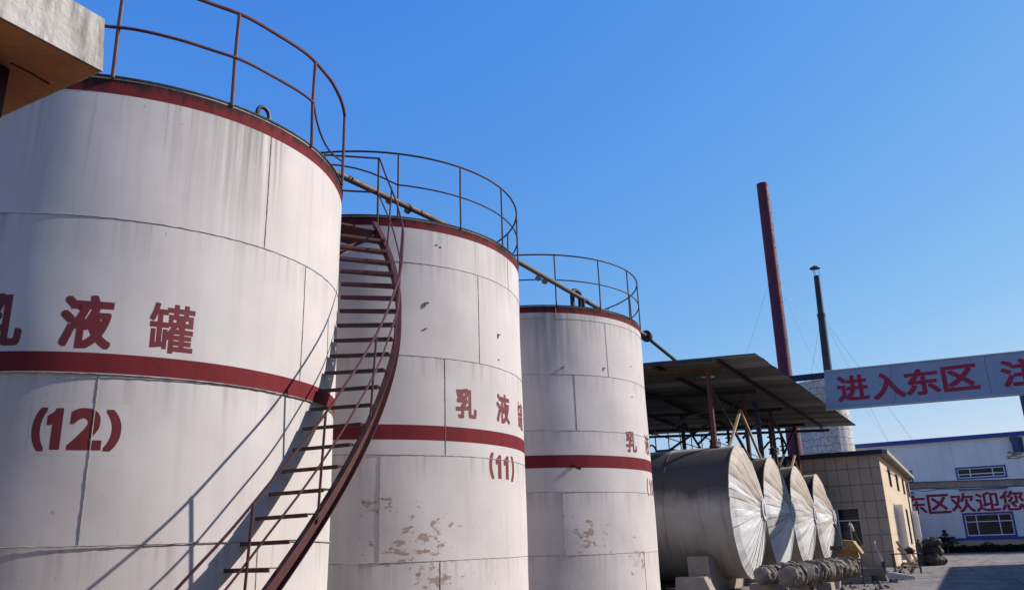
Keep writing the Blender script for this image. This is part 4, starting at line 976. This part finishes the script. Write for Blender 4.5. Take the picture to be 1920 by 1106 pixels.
mb = MB(); mb.lathe([(.05, 1.19), (.05, 1.3), (.03, 1.34), (.01, 1.34)], 12, (-2.42, 48.6, 0)); mb.box((-2.36, 48.6, 1.27), (.1, .03, .03)); mb.build('valve', M['black_steel'], t)
t = thing('work_table', 'thin-legged metal work table with tools outside the tiled building', 'table', (-2.45, 39.4, 0))
mb = MB(); mb.box((-2.55, 39.6, .80), (1.15, .8, .035)); mb.build('table_top', M['rail_dark'], t)
for x in (-3.05, -2.05):
    for y in (39.25, 39.95): mb = MB(); mb.tube([(x, y, 0), (x * .98 - .05, y, .785)], .02, 6); mb.build('leg', M['rail_dark'], t)
mb = MB(); mb.tube([(-3.05, 39.25, .25), (-2.05, 39.25, .25)], .014, 5); mb.build('stretcher', M['rail_dark'], t)
tag(lump((-2.35, 39.6, .93), (.2, .14, .115), 61).build('machine_part', M['scrap'], None, True), 'rounded dark machine part lying on the metal work table', 'machine part')
for i, (x, r, l) in enumerate([(-3.3, 12, 'weathered plank leaning on the tiled wall, longest of the leaning planks'), (-3.28, 20, 'short weathered plank leaning on the tiled wall beside the work table'), (-3.3, 15, 'narrow weathered board leaning on the tiled wall near the gas cylinder')]):
    y = (49.6, 49.3, 53.0)[i]; L = (1.25, .9, 1.6)[i]
    mb = MB(); mb.beam((x + .28 + .1 * i, y, 0.01), (x - .22, y + .25, L), .13, .03, (0, 1, 0)); tag(mb.build('leaning_plank', M['wood'], origin=(x, y, 0)), l, 'plank', 'planks leaning on the tiled wall')
# pallet jack
t = thing('pallet_jack', 'pale hand pallet jack with upright handle on the dusty yard', 'pallet jack', (-2.75, 34.2, 0))
px, py = -3.02, 34.2
mb = MB(); mb.tube([(px, py, .25), (px + .06, py, .66)], .08, 10); mb.box((px + .04, py, .24), (.24, .44, .16)); mb.build('pump', M['scrap'], t)
for k in (-.17, .17):
    mb = MB(); mb.hexa([(px + .1, py + k - .08, .06), (px + 1.05, py + k - .06, .05), (px + 1.05, py + k + .06, .05), (px + .1, py + k + .08, .06)], [(px + .1, py + k - .08, .3), (px + 1.05, py + k - .06, .13), (px + 1.05, py + k + .06, .13), (px + .1, py + k + .08, .3)]); mb.build('fork', M['steel_pale'], t)
    mb = MB(); mb.lathe([(.045, -.03), (.045, .03)], 12, (0, 0, 0)); mb.v = [Vector((px + .98 + v.x, py + k + v.z, .045 + v.y)) for v in mb.v]; mb.build('roller', M['black_steel'], t)
mb = MB(); mb.tube([(px + .03, py, .5), (px - .08, py, 1.0), (px - .14, py, 1.16)], .034, 8); mb.build('handle_bar', M['steel_pale'], t)
mb = MB(); mb.tube([(px - .14 + .0, py + .17 * cos(2 * pi * k / 16), 1.26 + .12 * sin(2 * pi * k / 16)) for k in range(16)], .026, 6, closed=True); mb.build('handle_loop', M['steel_pale'], t)
mb = MB()
for k in (-.1, .1): mb.add([Vector((px + .02 + .1 * cos(2 * pi * j / 18), py + k + q * .03, .1 + .1 * sin(2 * pi * j / 18))) for q in (-1, 1) for j in range(18)], [tuple(range(18)), tuple(range(35, 17, -1))] + [(j, (j + 1) % 18, 18 + (j + 1) % 18, 18 + j) for j in range(18)])
mb.build('steer_wheel', M['black_steel'], t)
# mixer hopper
t = thing('mixer', 'yellow tilting mixer hopper with two lever arms before the tiled wall', 'mixer', (-5.3, 43.6, 0))
mb = MB(); a = [(-5.95, 43.3, .55), (-4.85, 43.3, .55), (-4.85, 44.3, .55), (-5.95, 44.3, .55)]; b = [(-5.7, 43.2, .98), (-4.95, 43.2, 1.02), (-4.95, 44.4, 1.02), (-5.7, 44.4, .98)]; mb.hexa(a, b)
mb.hexa([(-5.32, 43.1, 1.0), (-4.62, 43.05, .78), (-4.62, 44.1, .78), (-5.32, 44.1, 1.0)], [(-5.45, 43.1, 1.42), (-4.95, 43.05, 1.36), (-4.95, 44.1, 1.36), (-5.45, 44.1, 1.42)]); mb.build('hopper', M['yellow'], t)
for x, y in ((-5.8, 43.45), (-5.8, 44.15), (-4.95, 43.45), (-4.95, 44.15)):
    mb = MB(); mb.tube([(x, y, 0), (x, y, .56)], .04, 7); mb.build('leg', M['scrap'], t)
for k, (x0, x1, z0, z1) in enumerate(((-5.7, -5.4, 2.1, 1.45), (-5.0, -4.55, 2.1, 1.1))):
    y = 43.0 + .1 * k; mb = MB(); mb.tube([(x0, y, z0 - .25), (x0 + .1, y, z0 - .05), (x0 + .02, y, z0 + .02), (x0 - .08, y, z0 - .02)] if 0 else [(x1, y, z1), (x0 + .14, y, z0 - .3), (x0 + .04, y, z0)], .024, 7); ar = mb.build('lever', M['scrap'], t, True)
    mb = MB(); mb.tube([(x0 + .14, y, z0 - .3), (x0 + .1, y, z0 - .12), (x0 + .04, y, z0 + .02), (x0 - .03, y, z0 + .05)], [.05, .07, .07, .035], 9); mb.build('grip', M['rust_red'] if k == 0 else M['steel_pale'], ar, True)
mb = MB(); mb.box((-5.75, 43.05, 1.06), (.5, .3, .2)); mb.build('motor', M['scrap'], t)
# stake, slabs, stones
mb = MB(); mb.tube([(-3.3, 30.0, 0), (-3.28, 30.02, .72)], .022, 7); mb.box((-3.33, 29.98, .70), (.1, .06, .06)); tag(mb.build('steel_stake', M['rail_dark'], origin=(-3.3, 30.0, 0)), 'thin dark steel stake driven upright beyond the wrapped pipe end', 'stake')
for i, (x, y, z, d, rz, rx, l) in enumerate([(-4.0, 33.2, .30, (1.5, .9, .12), .2, .05, 'flat concrete slab propped on rubble beyond the wrapped pipes'), (-3.25, 33.0, .26, (.9, .10, .5), -.5, .5, 'tilted broken concrete slab leaning by the pallet jack'), (-4.15, 32.4, .10, (1.7, .8, .2), .1, 0, 'lowest concrete slab lying flat under the propped slab')]):
    mb = MB(); mb.box((x, y, z), d, rz, 0, rx); tag(mb.build('concrete_slab', M['concrete'], origin=(x, y, 0)), l, 'concrete slab', 'broken concrete slabs')
rnd = random.Random(21); mb = MB()
for i in range(210):
    x, y = (rnd.uniform(-5.2, -2.5), rnd.uniform(27.5, 37.5)) if i < 130 else (rnd.uniform(-3.5, -2.4), rnd.uniform(38, 56)); r = rnd.uniform(.02, .075) * rnd.choice((.7, 1, 1.3))
    q = lump((x, y, r * .5), (r, r * rnd.uniform(.6, 1), r * .7), i, 7, 4, .2); mb.add(q.v, q.f)
ob = mb.build('rubble', simple('yard rubble', (.15, .13, .112), .95, 0, .6, 2.5, (.06, .052, .046))); ob['kind'] = 'stuff'; tag(ob, 'loose stones and rubble strewn between the slabs and pipes', 'rubble')
t = thing('rusty_engine', 'dark rusty engine lump on the slab by the tiled wall', 'engine', (-4.3, 33.9, .37))
lump((-4.3, 33.6, .52), (.36, .24, .17), 71).build('block', M['scrap'], t, True)
mb = MB()
for k in range(5): mb.tube([(-4.55 + k * .13, 33.6, .6), (-4.55 + k * .13, 33.6, .78)], .035, 7)
mb.build('stub', M['scrap'], t)
mb = MB(); mb.lathe([(.10, 0), (.13, .28), (.11, .28), (.09, .02)], 14, (-3.98, 28.9, 0)); tag(mb.build('bucket', M['steel_pale'], origin=(-3.98, 28.9, 0)), 'small pale bucket below the wrapped pipe end', 'bucket')

# ------------------------------------------------------------------ building at the left edge, with the eave overhead
t = thing('rendered_building', 'building at the left edge with a thick weathered concrete eave', 'building', (-4.5, 2.0, 0))
EX, EY, EZ = -3.67, 2.29, 4.10
mb = MB(); vs_lo = [(EX - 5, EY - 10, EZ), (EX, EY - 10, EZ), (EX, EY, EZ), (EX - 5, EY, EZ)]
mb.hexa([(EX - 5, EY - 10, EZ + .004), (EX, EY - 10, EZ + .004), (EX, EY, EZ + .004), (EX - 5, EY, EZ + .004)], [(EX - 5, EY - 10, EZ + .325), (EX - .015, EY - 10, EZ + .325), (EX - .015, EY - .02, EZ + .325), (EX - 5, EY - .02, EZ + .325)]); mb.build('eave', M['eave'], t)
mb = MB(); mb.add([(EX - 5, EY - 10, EZ), (EX - .012, EY - 10, EZ), (EX - .012, EY - .012, EZ), (EX - 5, EY - .012, EZ)], [(0, 1, 2, 3)]); mb.build('soffit', M['ochre'], t)
mb = MB(); mb.box((-4.06 - 2, EY - .28 - 5, 1.87), (4, 10, 3.74)); mb.build('wall', M['cream'], t)
mb = MB(); mb.box((-4.05 - 2, EY - .27 - 5, 3.917), (4, 10, .35)); mb.build('shaded_wall_top', simple('dark eave shade paint', (.045, .014, .02), .7), t)  # top of the wall, the eave's shade painted into its colour
mb = MB(); mb.tube([(-3.995, EY - .3, EZ - .002), (-4.0, EY - .18, EZ - .002), (-4.012, EY - .09, EZ - .002), (-4.02, EY - .075, EZ - .002)], .005, 5); mb.build('soffit_crack', M['dark_void'], t)

# ------------------------------------------------------------------ long building on the right, outside the frame, that shades the road
t = thing('roadside_building', 'plain rendered building along the right side of the road', 'building', (6.7, 24, 0))
mb = MB(); hl = [(k * 5.0 + 2, k * 5.0 + 4, 1.2, 3.2) for k in range(12)]
wall_sheet(mb, (6.7, -8, 0), (0, 1, 0), (-1, 0, 0), (0, 60.2), (0, 6.25), hl, .15)
mb.box((6.7 + 4.16, 22.1, 3.12), (8.0, 60.2, 6.24)); mb.build('wall', M['cream'], t)
for h in hl: window(t, (6.7, -8, 0), (0, 1, 0), (-1, 0, 0), h, .15, [((h[0] + h[1]) / 2, h[2], h[3])], [], .06)
